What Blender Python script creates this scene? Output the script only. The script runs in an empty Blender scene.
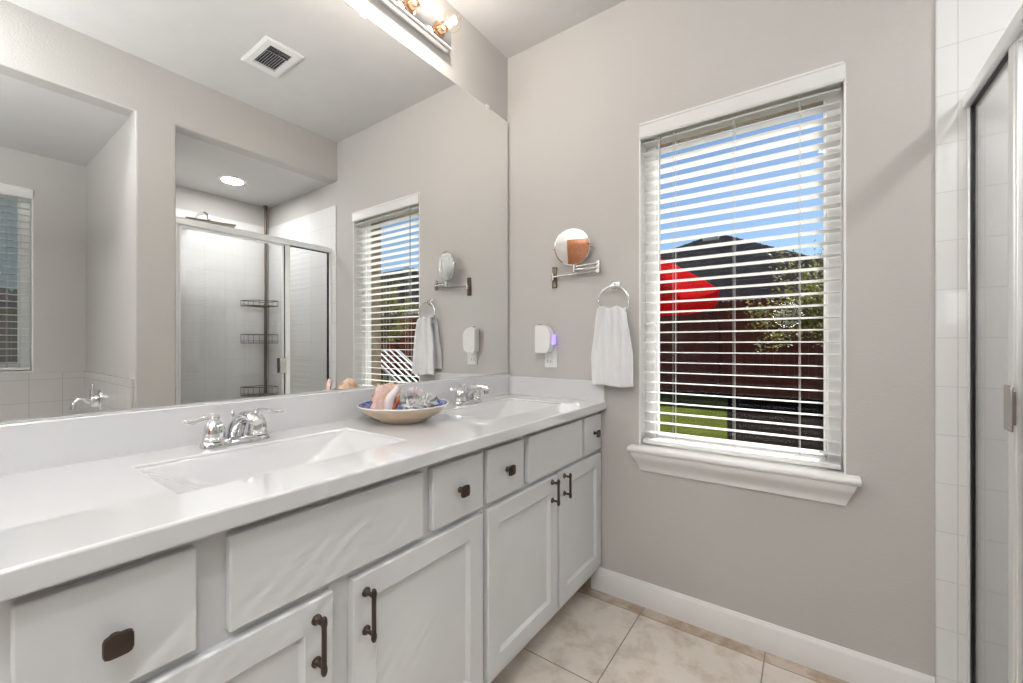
import bpy, bmesh, math, random
from mathutils import Vector, Matrix, noise
R = random.Random(7)
PI = math.pi
S = bpy.context.scene
C = S.collection

# ------------------------------------------------------------------ camera
cam_d = bpy.data.cameras.new('camera')
cam = bpy.data.objects.new('camera', cam_d); C.objects.link(cam)
cam_d.sensor_width = 36; cam_d.lens = 416.3 / 1023 * 36
cam_d.shift_y = 3.2 / 1023; cam_d.clip_start = 0.02; cam_d.clip_end = 300
cam.location = (1.347, 0, 1.165)
cam.rotation_euler = (PI / 2, 0, math.atan(296.5 / 416.3))
S.camera = cam

# ------------------------------------------------------------------ view, sky, sun, room light
S.view_settings.view_transform = 'Standard'
S.view_settings.look = 'None'
S.view_settings.exposure = 0.15
S.view_settings.gamma = 1
S.view_settings.use_curve_mapping = False
w = bpy.data.worlds.new('sky'); S.world = w; w.use_nodes = True
wn = w.node_tree; wn.nodes.clear()
sky = wn.nodes.new('ShaderNodeTexSky'); sky.sky_type = 'NISHITA'
sky.sun_disc = False; sky.sun_elevation = math.radians(36); sky.sun_rotation = math.radians(11)
sky.air_density = 1.0; sky.dust_density = 0.1; sky.ozone_density = 3.5
bg = wn.nodes.new('ShaderNodeBackground'); bg.inputs['Strength'].default_value = 0.10
wo = wn.nodes.new('ShaderNodeOutputWorld')
wn.links.new(sky.outputs[0], bg.inputs[0]); wn.links.new(bg.outputs[0], wo.inputs[0])

def add_light(name, typ, loc, energy, color=(1, 1, 1), size=0.05, rot=(0, 0, 0), shape=None, size_y=None):
    d = bpy.data.lights.new(name, typ); d.energy = energy; d.color = color
    if typ == 'AREA':
        d.size = size
        if shape: d.shape = shape
        if size_y: d.size_y = size_y
    elif typ == 'POINT': d.shadow_soft_size = size
    elif typ == 'SPOT': d.shadow_soft_size = size
    o = bpy.data.objects.new(name, d); C.objects.link(o)
    o.location = loc; o.rotation_euler = rot
    return o
sun = add_light('sun', 'SUN', (3, 12, 9), 11.0, (1, 0.98, 0.95))
sun.data.angle = math.radians(0.5)
sun.rotation_euler = Vector((-0.210, -1.0, -0.745)).to_track_quat('-Z', 'Y').to_euler()

# ------------------------------------------------------------------ materials
def sock(n, name): return n.inputs[name]
def mat(name, col, rough=0.5, metal=0.0, bump=None, spec=0.5, var=None, coat=0, emit=None, sheen=0, sss=0):
    m = bpy.data.materials.new(name); m.use_nodes = True
    nt = m.node_tree; b = nt.nodes['Principled BSDF']
    b.inputs['Base Color'].default_value = (*col, 1)
    b.inputs['Roughness'].default_value = rough; b.inputs['Metallic'].default_value = metal
    b.inputs['Specular IOR Level'].default_value = spec
    b.inputs['Coat Weight'].default_value = coat
    b.inputs['Sheen Weight'].default_value = sheen
    geo = nt.nodes.new('ShaderNodeNewGeometry')
    nz = nt.nodes.new('ShaderNodeTexNoise'); nt.links.new(geo.outputs['Position'], nz.inputs['Vector'])
    nz.inputs['Scale'].default_value = var[0] if var else 8; nz.inputs['Detail'].default_value = 4
    mx = nt.nodes.new('ShaderNodeMix'); mx.data_type = 'RGBA'
    c2 = var[1] if var else tuple(x * 0.97 for x in col)
    ramp = nt.nodes.new('ShaderNodeMapRange'); nt.links.new(nz.outputs[0], ramp.inputs[0])
    ramp.inputs[1].default_value = 0.35; ramp.inputs[2].default_value = 0.65
    nt.links.new(ramp.outputs[0], mx.inputs[0]); mx.inputs[6].default_value = (*col, 1); mx.inputs[7].default_value = (*c2, 1)
    nt.links.new(mx.outputs[2], b.inputs['Base Color'])
    if bump:
        bn = nt.nodes.new('ShaderNodeTexNoise'); bn.inputs['Scale'].default_value = bump[0]; bn.inputs['Detail'].default_value = bump[2] if len(bump) > 2 else 3
        nt.links.new(geo.outputs['Position'], bn.inputs['Vector'])
        bp = nt.nodes.new('ShaderNodeBump'); bp.inputs['Strength'].default_value = bump[1]; bp.inputs['Distance'].default_value = 0.002
        nt.links.new(bn.outputs[0], bp.inputs['Height']); nt.links.new(bp.outputs[0], b.inputs['Normal'])
    if emit:
        b.inputs['Emission Color'].default_value = (*emit[0], 1); b.inputs['Emission Strength'].default_value = emit[1]
    return m
def glass(name, tint=(1, 1, 1), boost=1.0, ior=1.5):
    m = bpy.data.materials.new(name); m.use_nodes = True
    nt = m.node_tree; nt.nodes.clear()
    o = nt.nodes.new('ShaderNodeOutputMaterial'); t = nt.nodes.new('ShaderNodeBsdfTransparent'); g = nt.nodes.new('ShaderNodeBsdfGlossy')
    t.inputs[0].default_value = (*tint, 1); g.inputs['Roughness'].default_value = 0.0
    f = nt.nodes.new('ShaderNodeLayerWeight'); f.inputs[0].default_value = 0.5
    pw = nt.nodes.new('ShaderNodeMath'); pw.operation = 'POWER'; pw.inputs[1].default_value = 4.5
    k = nt.nodes.new('ShaderNodeMath'); k.operation = 'MULTIPLY_ADD'; k.inputs[1].default_value = 0.9 * boost; k.inputs[2].default_value = 0.042 * boost; k.use_clamp = True
    x = nt.nodes.new('ShaderNodeMixShader')
    nt.links.new(f.outputs['Facing'], pw.inputs[0]); nt.links.new(pw.outputs[0], k.inputs[0]); nt.links.new(k.outputs[0], x.inputs[0])
    nt.links.new(t.outputs[0], x.inputs[1]); nt.links.new(g.outputs[0], x.inputs[2]); nt.links.new(x.outputs[0], o.inputs[0])
    return m
def tile(name, axes, off, w_, h_, mortar, c1, c2, grout, rough, cloud=None, edge=None):
    m = bpy.data.materials.new(name); m.use_nodes = True
    nt = m.node_tree; b = nt.nodes['Principled BSDF']; b.inputs['Roughness'].default_value = rough
    geo = nt.nodes.new('ShaderNodeNewGeometry'); sp = nt.nodes.new('ShaderNodeSeparateXYZ'); nt.links.new(geo.outputs['Position'], sp.inputs[0])
    cb = nt.nodes.new('ShaderNodeCombineXYZ')
    for i, a in enumerate(axes):
        ad = nt.nodes.new('ShaderNodeMath'); ad.operation = 'ADD'; ad.inputs[1].default_value = 40 * (w_, h_)[i] - off[i]
        nt.links.new(sp.outputs['XYZ'.index(a)], ad.inputs[0]); nt.links.new(ad.outputs[0], cb.inputs[i])
    br = nt.nodes.new('ShaderNodeTexBrick'); br.offset = 0; br.squash = 1
    br.inputs['Scale'].default_value = 1; br.inputs['Brick Width'].default_value = w_; br.inputs['Row Height'].default_value = h_
    br.inputs['Mortar Size'].default_value = mortar; br.inputs['Mortar Smooth'].default_value = 0.2
    br.inputs['Color1'].default_value = (*c1, 1); br.inputs['Color2'].default_value = (*c2, 1); br.inputs['Mortar'].default_value = (*grout, 1)
    nt.links.new(cb.outputs[0], br.inputs['Vector'])
    out = br.outputs['Color']
    if cloud:
        n1 = nt.nodes.new('ShaderNodeTexNoise'); n1.inputs['Scale'].default_value = cloud[0]; n1.inputs['Detail'].default_value = 9; n1.inputs['Roughness'].default_value = 0.68; n1.inputs['Distortion'].default_value = 0.25
        nt.links.new(geo.outputs['Position'], n1.inputs['Vector'])
        mr = nt.nodes.new('ShaderNodeMapRange'); mr.inputs[1].default_value = 0.46; mr.inputs[2].default_value = 0.78
        mr.inputs[4].default_value = 0.9
        nt.links.new(n1.outputs[0], mr.inputs[0])
        fac = mr.outputs[0]
        if edge:   # the narrow cut row of darker tiles along one wall
            gt = nt.nodes.new('ShaderNodeMath'); gt.operation = 'GREATER_THAN'; gt.inputs[1].default_value = edge
            nt.links.new(sp.outputs[1], gt.inputs[0])
            ml = nt.nodes.new('ShaderNodeMath'); ml.operation = 'MULTIPLY_ADD'; ml.inputs[1].default_value = 0.5; ml.use_clamp = True
            nt.links.new(gt.outputs[0], ml.inputs[0]); nt.links.new(fac, ml.inputs[2]); fac = ml.outputs[0]
        inv = nt.nodes.new('ShaderNodeMath'); inv.operation = 'SUBTRACT'; inv.inputs[0].default_value = 1
        nt.links.new(br.outputs['Fac'], inv.inputs[1])
        mm = nt.nodes.new('ShaderNodeMath'); mm.operation = 'MULTIPLY'; nt.links.new(fac, mm.inputs[0]); nt.links.new(inv.outputs[0], mm.inputs[1])
        mx = nt.nodes.new('ShaderNodeMix'); mx.data_type = 'RGBA'
        nt.links.new(mm.outputs[0], mx.inputs[0]); nt.links.new(out, mx.inputs[6]); mx.inputs[7].default_value = (*cloud[1], 1)
        out = mx.outputs[2]
    nt.links.new(out, b.inputs['Base Color'])
    bp = nt.nodes.new('ShaderNodeBump'); bp.inputs['Strength'].default_value = 0.35; bp.inputs['Distance'].default_value = 0.0012; bp.invert = True
    nt.links.new(br.outputs['Fac'], bp.inputs['Height']); nt.links.new(bp.outputs[0], b.inputs['Normal'])
    return m
def mirror_mat(name, col=(0.93, 0.94, 0.935), rough=0.0):
    m = bpy.data.materials.new(name); m.use_nodes = True
    b = m.node_tree.nodes['Principled BSDF']; b.inputs['Base Color'].default_value = (*col, 1)
    b.inputs['Metallic'].default_value = 1; b.inputs['Roughness'].default_value = rough
    return m

WALLC = (0.513, 0.4955, 0.470)
M = dict(
    wall=mat('greige_wall_paint', WALLC, 0.75, bump=(110, 0.5), var=(3, tuple(x * 0.985 for x in WALLC))),
    ceiling=mat('ceiling_paint', (0.62, 0.612, 0.60), 0.8, bump=(110, 0.25)),
    trim=mat('white_trim_paint', (0.80, 0.79, 0.775), 0.32),
    cab=mat('cabinet_paint', (0.68, 0.685, 0.69), 0.36),
    cabin=mat('cabinet_inside', (0.30, 0.30, 0.30), 0.6),
    marble=mat('cultured_marble', (0.66, 0.66, 0.665), 0.03, var=(5, (0.65, 0.65, 0.655)), coat=0.6),
    bronze=mat('oil_rubbed_bronze', (0.085, 0.062, 0.050), 0.36, 0.75),
    bronze2=mat('bronze_satin', (0.15, 0.115, 0.085), 0.3, 0.9),
    chrome=mat('chrome', (0.78, 0.78, 0.79), 0.06, 1.0),
    nickel=mat('brushed_nickel', (0.55, 0.53, 0.51), 0.22, 1.0),
    alu=mat('polished_aluminium', (0.90, 0.905, 0.91), 0.30, 0.6),
    gasket=mat('black_gasket', (0.008, 0.008, 0.008), 0.5),
    mirror=mirror_mat('silvered_mirror'),
    mirror2=mirror_mat('makeup_mirror_glass', (0.88, 0.87, 0.86)),
    tile_xz=tile('white_tile_xz', 'XZ', (1.724, 1.034), 0.152, 0.152, 0.0016, (0.75, 0.745, 0.735), (0.735, 0.73, 0.72), (0.63, 0.62, 0.60), 0.06),
    tile_yz=tile('white_tile_yz', 'YZ', (1.80, 1.034), 0.152, 0.152, 0.0016, (0.75, 0.745, 0.735), (0.735, 0.73, 0.72), (0.63, 0.62, 0.60), 0.06),
    tub_yz=tile('tub_tile_yz', 'YZ', (0.393, 0.93), 0.152, 0.152, 0.002, (0.56, 0.54, 0.51), (0.545, 0.525, 0.50), (0.40, 0.385, 0.37), 0.15),
    tub_xz=tile('tub_tile_xz', 'XZ', (2.75, 0.93), 0.152, 0.152, 0.002, (0.56, 0.54, 0.51), (0.545, 0.525, 0.50), (0.40, 0.385, 0.37), 0.15),
    tub_xy=tile('tub_tile_xy', 'XY', (2.75, 0.393), 0.152, 0.152, 0.002, (0.56, 0.54, 0.51), (0.545, 0.525, 0.50), (0.40, 0.385, 0.37), 0.15),
    floor=tile('travertine_floor', 'XY', (0.755, 1.329), 0.46, 0.457, 0.0024, (0.72, 0.655, 0.585), (0.68, 0.615, 0.54), (0.27, 0.235, 0.20), 0.22, cloud=(7.0, (0.38, 0.275, 0.19)), edge=1.786),
    vinyl=mat('white_vinyl', (0.86, 0.86, 0.85), 0.35),
    slat=mat('white_blind_slat', (0.86, 0.855, 0.84), 0.32),
    cord=mat('blind_cord', (0.55, 0.54, 0.52), 0.8),
    glass=glass('window_glass', (0.98, 0.99, 0.985), 0.18),
    sglass=glass('shower_glass', (0.985, 0.99, 0.988), 1.3),
    bulb=glass('clear_bulb_glass', (1.0, 0.97, 0.93), 0.9),
    filament=mat('lit_filament', (1, 0.8, 0.6), 0.5, emit=((1.0, 0.80, 0.60), 60)),
    globe=mat('lit_fill_globe', (1, 1, 1), 0.5, emit=((0.97, 0.98, 1.0), 6)),  # globe of the added fill lamp
    socket=mat('brass_socket', (0.50, 0.30, 0.18), 0.25, 1.0),
    diffuser=mat('lit_diffuser', (1, 1, 1), 0.5, emit=((1.0, 0.96, 0.9), 6)),
    towel=mat('white_terry', (0.80, 0.80, 0.81), 0.95, bump=(900, 0.8, 2), sheen=0.3),
    plastic=mat('white_plastic', (0.80, 0.79, 0.77), 0.3),
    slotp=mat('dark_slot', (0.05, 0.05, 0.05), 0.6),
    led=mat('violet_night_light', (0.5, 0.4, 0.9), 0.4, emit=((0.30, 0.20, 1.0), 1.2)),
    vent=mat('vent_white_metal', (0.74, 0.74, 0.73), 0.4),
    ventdark=mat('vent_dark_duct', (0.03, 0.03, 0.03), 0.8),
    wood=mat('stained_door_wood', (0.34, 0.13, 0.05), 0.35, var=(14, (0.24, 0.08, 0.03))),
    bowl=mat('cream_glaze', (0.68, 0.58, 0.46), 0.28, var=(16, (0.62, 0.50, 0.37))),
    bowlin=mat('cobalt_glaze', (0.02, 0.05, 0.36), 0.12, var=(60, (0.30, 0.33, 0.50))),
    rimw=mat('ivory_rim_glaze', (0.74, 0.71, 0.64), 0.25),
    bandm=mat('orange_brush_glaze', (0.70, 0.42, 0.22), 0.3, var=(34, (0.66, 0.53, 0.40))),
    conch=mat('conch_shell', (0.66, 0.50, 0.38), 0.5, var=(45, (0.70, 0.40, 0.25)), bump=(90, 0.8)),
    conchlip=mat('conch_pink_lip', (0.80, 0.74, 0.74), 0.2, var=(30, (0.80, 0.64, 0.60))),
    conchlip2=mat('conch_peach_whorl', (0.78, 0.50, 0.36), 0.35, var=(38, (0.82, 0.60, 0.56)), bump=(60, 0.6)),
    conchred=mat('conch_orange_inside', (0.45, 0.10, 0.03), 0.3, var=(25, (0.60, 0.20, 0.07))),
    tan=mat('tan_shell', (0.62, 0.42, 0.25), 0.5, var=(60, (0.72, 0.60, 0.45)), bump=(120, 0.6)),
    coral=mat('grey_white_coral', (0.66, 0.65, 0.62), 0.75, var=(70, (0.42, 0.42, 0.41)), bump=(220, 1.0)),
    mauve=mat('mauve_shell', (0.50, 0.36, 0.40), 0.4, var=(70, (0.60, 0.56, 0.54))),
    sage=mat('sage_grey_shell', (0.36, 0.40, 0.36), 0.5, var=(60, (0.60, 0.60, 0.56))),
    nshell=mat('navy_shell', (0.06, 0.07, 0.20), 0.3, var=(60, (0.25, 0.25, 0.32))),
    grass=mat('lawn_grass', (0.080, 0.095, 0.016), 1.0, spec=0.0, var=(2.5, (0.050, 0.064, 0.011)), bump=(60, 1.0)),
    dark_ground=mat('dark_ground_cover', (0.011, 0.009, 0.008), 1.0, spec=0.0, bump=(50, 1.0)),
    fence=mat('stained_cedar', (0.21, 0.062, 0.042), 0.9, spec=0.1, var=(5, (0.14, 0.045, 0.033))),
    fence2=mat('hazy_lit_fence', (0.42, 0.33, 0.29), 0.8, var=(5, (0.36, 0.28, 0.25))),  # hazy light on the side fence put into a paler colour
    shingle=mat('charcoal_shingles', (0.19, 0.155, 0.14), 0.95, spec=0.1, var=(3, (0.14, 0.115, 0.105)), bump=(40, 1.0)),
    brick=mat('tan_brick', (0.40, 0.31, 0.23), 0.85, var=(20, (0.30, 0.22, 0.16)), bump=(30, 1.0)),
    palewall=mat('pale_siding', (0.82, 0.82, 0.80), 0.8),
    housew=mat('house_siding', (0.40, 0.34, 0.30), 0.8),
    leaf=mat('leaf_green', (0.16, 0.20, 0.05), 0.5, var=(6, (0.34, 0.33, 0.10))),
    bark=mat('grey_bark', (0.16, 0.12, 0.09), 0.9),
    lounge=mat('white_strap_vinyl', (0.62, 0.62, 0.61), 0.4),
)
# the umbrella cloth lets sunlight glow through it
def cloth(name, col):
    m = bpy.data.materials.new(name); m.use_nodes = True; nt = m.node_tree; nt.nodes.clear()
    o = nt.nodes.new('ShaderNodeOutputMaterial'); d = nt.nodes.new('ShaderNodeBsdfDiffuse'); t = nt.nodes.new('ShaderNodeBsdfTranslucent')
    x = nt.nodes.new('ShaderNodeMixShader'); x.inputs[0].default_value = 0.5
    d.inputs[0].default_value = (*col, 1); t.inputs[0].default_value = (*col, 1)
    nt.links.new(d.outputs[0], x.inputs[1]); nt.links.new(t.outputs[0], x.inputs[2]); nt.links.new(x.outputs[0], o.inputs[0])
    return m
M['red'] = cloth('red_canvas', (0.85, 0.012, 0.02))
# thin vinyl slats: glossy white, some daylight glows through
def vinyl_slat():
    m = bpy.data.materials.new('white_blind_slat'); m.use_nodes = True; nt = m.node_tree
    b = nt.nodes['Principled BSDF']; b.inputs['Base Color'].default_value = (0.90, 0.895, 0.88, 1); b.inputs['Roughness'].default_value = 0.35
    t = nt.nodes.new('ShaderNodeBsdfTranslucent'); t.inputs[0].default_value = (0.92, 0.91, 0.89, 1)
    x = nt.nodes.new('ShaderNodeMixShader'); x.inputs[0].default_value = 0.30
    nt.links.new(b.outputs[0], x.inputs[1]); nt.links.new(t.outputs[0], x.inputs[2]); nt.links.new(x.outputs[0], nt.nodes['Material Output'].inputs[0])
    return m
M['slat'] = vinyl_slat()
def leaf_mat():
    m = mat('leaf_green', (0.13, 0.16, 0.035), 0.6, spec=0.15, var=(6, (0.33, 0.31, 0.09))); nt = m.node_tree
    b = nt.nodes['Principled BSDF']; src = b.inputs['Base Color'].links[0].from_socket
    t = nt.nodes.new('ShaderNodeBsdfTranslucent'); nt.links.new(src, t.inputs[0])
    x = nt.nodes.new('ShaderNodeMixShader'); x.inputs[0].default_value = 0.35
    nt.links.new(b.outputs[0], x.inputs[1]); nt.links.new(t.outputs[0], x.inputs[2]); nt.links.new(x.outputs[0], nt.nodes['Material Output'].inputs[0])
    return m
M['leaf'] = leaf_mat()

# ------------------------------------------------------------------ mesh builder
class MB:
    def __init__(s): s.b = bmesh.new()
    def _mv(s, n0, mtx):
        s.b.verts.ensure_lookup_table()
        bmesh.ops.transform(s.b, matrix=mtx, verts=s.b.verts[n0:])
    def box(s, x0, x1, y0, y1, z0, z1, mtx=None):
        v = [s.b.verts.new((x, y, z)) for x in (x0, x1) for y in (y0, y1) for z in (z0, z1)]
        for f in ((0, 1, 3, 2), (4, 6, 7, 5), (0, 4, 5, 1), (2, 3, 7, 6), (0, 2, 6, 4), (1, 5, 7, 3)):
            s.b.faces.new([v[i] for i in f])
        if mtx is not None: bmesh.ops.transform(s.b, matrix=mtx, verts=v)
        return s
    def tube(s, pts, r, n=12, cap=True, flat=1.0):
        pts = [Vector(p) for p in pts]
        if not isinstance(r, (list, tuple)): r = [r] * len(pts)
        rings = []; up = None
        for i, p in enumerate(pts):
            t = (pts[min(i + 1, len(pts) - 1)] - pts[max(i - 1, 0)]).normalized()
            if up is None:
                up = Vector((0, 0, 1)) if abs(t.z) < 0.9 else Vector((1, 0, 0))
            a = (up - t * up.dot(t)).normalized(); bb = t.cross(a); up = a
            rings.append([s.b.verts.new(p + (a * math.cos(2 * PI * k / n) * flat + bb * math.sin(2 * PI * k / n)) * r[i]) for k in range(n)])
        for i in range(len(rings) - 1):
            for k in range(n):
                s.b.faces.new((rings[i][k], rings[i][(k + 1) % n], rings[i + 1][(k + 1) % n], rings[i + 1][k]))
        if cap:
            s.b.faces.new(list(reversed(rings[0]))); s.b.faces.new(rings[-1])
        return s
    def ring(s, c, r, rr, axis='y', n=40, m=10, a0=0, a1=2 * PI):
        c = Vector(c); closed = abs(a1 - a0 - 2 * PI) < 1e-4
        ex, ey, ez = {'y': (Vector((1, 0, 0)), Vector((0, 0, 1)), Vector((0, 1, 0))), 'z': (Vector((1, 0, 0)), Vector((0, 1, 0)), Vector((0, 0, 1))), 'x': (Vector((0, 1, 0)), Vector((0, 0, 1)), Vector((1, 0, 0)))}[axis]
        rg = []
        for i in range(n if closed else n + 1):
            a = a0 + (a1 - a0) * i / n; d = ex * math.cos(a) + ey * math.sin(a)
            rg.append([s.b.verts.new(c + d * (r + rr * math.cos(2 * PI * k / m)) + ez * rr * math.sin(2 * PI * k / m)) for k in range(m)])
        L = len(rg)
        for i in range(L if closed else L - 1):
            for k in range(m):
                s.b.faces.new((rg[i][k], rg[(i + 1) % L][k], rg[(i + 1) % L][(k + 1) % m], rg[i][(k + 1) % m]))
        return s
    def lathe(s, prof, c=(0, 0, 0), n=32, mtx=None, caps=True):
        rings = []
        vs = []
        for (r, z) in prof:
            if r < 1e-6: rg = [s.b.verts.new((0, 0, z))]
            else: rg = [s.b.verts.new((r * math.cos(2 * PI * k / n), r * math.sin(2 * PI * k / n), z)) for k in range(n)]
            rings.append(rg); vs += rg
        for i in range(len(rings) - 1):
            A, B_ = rings[i], rings[i + 1]
            for k in range(n):
                k2 = (k + 1) % n
                if len(A) == 1 and len(B_) == 1: continue
                if len(A) == 1: s.b.faces.new((A[0], B_[k], B_[k2]))
                elif len(B_) == 1: s.b.faces.new((A[k], A[k2], B_[0]))
                else: s.b.faces.new((A[k], A[k2], B_[k2], B_[k]))
        if caps:
            for rg in (rings[0], rings[-1]):
                if len(rg) > 1: s.b.faces.new(rg)
        m = Matrix.Translation(Vector(c)) @ (mtx if mtx is not None else Matrix())
        bmesh.ops.transform(s.b, matrix=m, verts=vs)
        return s
    def prism(s, poly, fn, t0, t1):
        """poly of 2D points swept from t0 to t1; fn(a, b, t) -> 3D"""
        A = [s.b.verts.new(fn(a, b, t0)) for a, b in poly]; B_ = [s.b.verts.new(fn(a, b, t1)) for a, b in poly]
        n = len(poly)
        for i in range(n): s.b.faces.new((A[i], A[(i + 1) % n], B_[(i + 1) % n], B_[i]))
        s.b.faces.new(list(reversed(A))); s.b.faces.new(B_)
        return s
    def grid(s, fn, nu, nv, closeu=False):
        V = [[s.b.verts.new(fn(i / nu, j / nv)) for j in range(nv + 1)] for i in range(nu if closeu else nu + 1)]
        L = len(V)
        for i in range(nu):
            for j in range(nv):
                s.b.faces.new((V[i][j], V[(i + 1) % L][j], V[(i + 1) % L][j + 1], V[i][j + 1]))
        return s
WL = {}
def obj(name, mb, m, parent=None, bevel=0, seg=2, smooth=40, kind=None, solid=0, subsurf=0, label=None):
    b = mb.b
    bmesh.ops.recalc_face_normals(b, faces=b.faces)
    b.verts.ensure_lookup_table()
    xs = [v.co.x for v in b.verts]; ys = [v.co.y for v in b.verts]; zs = [v.co.z for v in b.verts]
    c = Vector(((min(xs) + max(xs)) / 2, (min(ys) + max(ys)) / 2, min(zs)))
    bmesh.ops.translate(b, vec=-c, verts=b.verts)
    me = bpy.data.meshes.new(name); b.to_mesh(me); b.free()
    me.materials.append(M[m] if isinstance(m, str) else m)
    if smooth:
        me.polygons.foreach_set('use_smooth', [True] * len(me.polygons))
        me.set_sharp_from_angle(angle=math.radians(smooth))
    o = bpy.data.objects.new(name, me); C.objects.link(o)
    WL[o.name] = c
    if parent is not None:
        o.parent = parent; o.location = c - WL[parent.name]
    else: o.location = c
    if solid:
        md = o.modifiers.new('thick', 'SOLIDIFY'); md.thickness = solid; md.offset = 0
    if subsurf:
        md = o.modifiers.new('sub', 'SUBSURF'); md.levels = md.render_levels = subsurf
    if bevel:
        md = o.modifiers.new('bevel', 'BEVEL'); md.width = bevel; md.segments = seg; md.limit_method = 'ANGLE'; md.angle_limit = math.radians(35)
    if kind: o['kind'] = kind
    if label: o['label'] = label
    return o
def thing(name, label, cat, loc, group=None):
    o = bpy.data.objects.new(name, None); C.objects.link(o); o.empty_display_size = 0.05
    o.location = loc; WL[o.name] = Vector(loc); o['label'] = label; o['category'] = cat
    if group: o['group'] = group
    return o
def tag(o, label, cat, group=None, kind=None):
    o['label'] = label; o['category'] = cat
    if group: o['group'] = group
    if kind: o['kind'] = kind
    return o
def struct(name, mb, m, **k): return obj(name, mb, m, kind='structure', **k)
def kids(o): return [x for x in bpy.data.objects if x.parent == o]

# ------------------------------------------------------------------ dimensions
YB = 1.855          # window wall
XR = 1.665          # wall with the tub and shower openings
ZC = 2.74           # ceiling
YF = -2.3           # wall behind the camera
XA = 2.90           # outer wall of tub alcove and shower
WX0, WX1, WZ0, WZ1 = 0.729, 1.455, 0.70, 2.156     # window opening
ZS = 2.44           # dropped ceilings

# ------------------------------------------------------------------ room shell
struct('floor', MB().box(-0.1, 3.1, YF - 0.1, YB + 0.1, -0.1, 0), 'floor', smooth=0)
struct('ceiling', MB().box(-0.1, XA + 0.1, YF - 0.1, YB + 0.13, ZC, ZC + 0.1), 'ceiling', smooth=0)
struct('wall_left', MB().box(-0.12, 0, YF - 0.1, YB + 0.13, 0, ZC), 'wall', smooth=0)
struct('wall_front', MB().box(0, 3.1, YF - 0.12, YF, 0, ZC), 'wall', smooth=0)
mb = MB()
mb.box(0, WX0, YB, YB + 0.13, 0, ZC); mb.box(WX1, XA + 0.12, YB, YB + 0.13, 0, ZC)
mb.box(WX0, WX1, YB, YB + 0.13, 0, WZ0); mb.box(WX0, WX1, YB, YB + 0.13, WZ1, ZC)
struct('wall_back', mb, 'wall', smooth=0)
mb = MB()
mb.box(-0.2, WX0 + 0.02, 1.99, 2.09, -0.1, 2.75); mb.box(WX1 - 0.02, 3.2, 1.99, 2.09, -0.1, 2.75)
mb.box(WX0 + 0.02, WX1 - 0.02, 1.99, 2.09, -0.1, WZ0); mb.box(WX0 + 0.02, WX1 - 0.02, 1.99, 2.09, 2.13, 2.75)
struct('wall_outer', mb, 'brick', smooth=0)
struct('trim_1', MB().box(-0.4, 3.4, 1.99, 2.5, 2.76, 2.84), 'trim', smooth=0)
# wall_right: header over both openings, pier between them, bullnose edges
mb = MB()
mb.prism([(YF - 0.05, -0.05), (-0.95, -0.05), (-0.95, ZS), (0.66, ZS), (0.66, -0.05), (0.84, -0.05), (0.84, ZS), (YB + 0.05, ZS), (YB + 0.05, ZC + 0.05), (YF - 0.05, ZC + 0.05)], lambda a, b_, t: (t, a, b_), XR, XR + 0.115)
struct('wall_right', mb, 'wall', bevel=0.010, seg=5, smooth=30)
# closed volume behind: alcove and shower side walls
struct('wall_partition', MB().box(XR + 0.05, XA, 0.6605, 0.8395, 0, ZC), 'wall', smooth=0)
struct('wall_alcove_side', MB().box(XR + 0.115, XA, -1.07, -0.95, 0, ZC), 'wall', smooth=0)
AW0, AW1, AZ0, AZ1 = -0.50, 0.413, 0.985, 2.205
mb = MB()
mb.box(XA, XA + 0.12, YF - 0.1, AW0, 0, ZC); mb.box(XA, XA + 0.12, AW1, YB + 0.13, 0, ZC)
mb.box(XA, XA + 0.12, AW0, AW1, 0, AZ0); mb.box(XA, XA + 0.12, AW0, AW1, AZ1, ZC)
struct('wall_outside_right', mb, 'wall', smooth=0)
struct('ceiling_alcove', MB().box(XR + 0.05, XA, -0.95, 0.66, ZS + 0.0008, ZS + 0.09), 'ceiling', smooth=0)
struct('ceiling_shower', MB().box(XR + 0.05, XA, 0.84, YB, ZS + 0.0008, ZS + 0.08), 'ceiling', smooth=0)
# tiles
struct('wall_tile_back', MB().box(1.675, 2.78, YB - 0.008, YB, 0.0, 2.256), 'tile_xz', bevel=0.004)
struct('wall_tile_shower', MB().box(2.78, XA, 0.84, YB - 0.008, 0.0, 2.256), 'tile_yz', smooth=0)
struct('wall_furr_shower', MB().box(2.786, XA, 0.84, YB, 2.256, ZS), 'wall', smooth=0)
struct('wall_tile_side', MB().box(1.78, 2.78, 0.84, 0.848, 0.0, 2.256), 'tile_xz', smooth=0)
struct('floor_shower', MB().box(1.80, 2.78, 0.848, YB - 0.008, 0, 0.02), 'tub_xy', smooth=0)
struct('trim_2', MB().box(1.70, 1.81, 0.84, YB - 0.008, 0, 0.105), 'tile_yz', bevel=0.008)   # shower curb
struct('wall_tile_tub_back', MB().box(XA - 0.01, XA, -0.95, 0.66, 0.55, 0.975), 'tub_yz', smooth=0)
struct('wall_tile_tub_side', MB().box(XR + 0.03, XA - 0.01, 0.65, 0.66, 0.0, 0.975), 'tub_xz', smooth=0)
# baseboards
def base_prof(fn, t0, t1, nm):
    prof = [(0, 0), (0.010, 0), (0.010, 0.092), (0.008, 0.099), (0.006, 0.103), (0.004, 0.110), (0, 0.110)]
    struct(nm, MB().prism(prof, fn, t0, t1), 'trim', smooth=30)
base_prof(lambda a, b, t: (t, YB - a, b), 0.50, 1.674, 'baseboard_back')
base_prof(lambda a, b, t: (XR - a, t, b), 0.66, 0.84, 'baseboard_right')
base_prof(lambda a, b, t: (t, YF + a, b), 0.0, 0.35, 'baseboard_front')
base_prof(lambda a, b, t: (a, t, b), YF, 0.0, 'baseboard_left')

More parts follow.
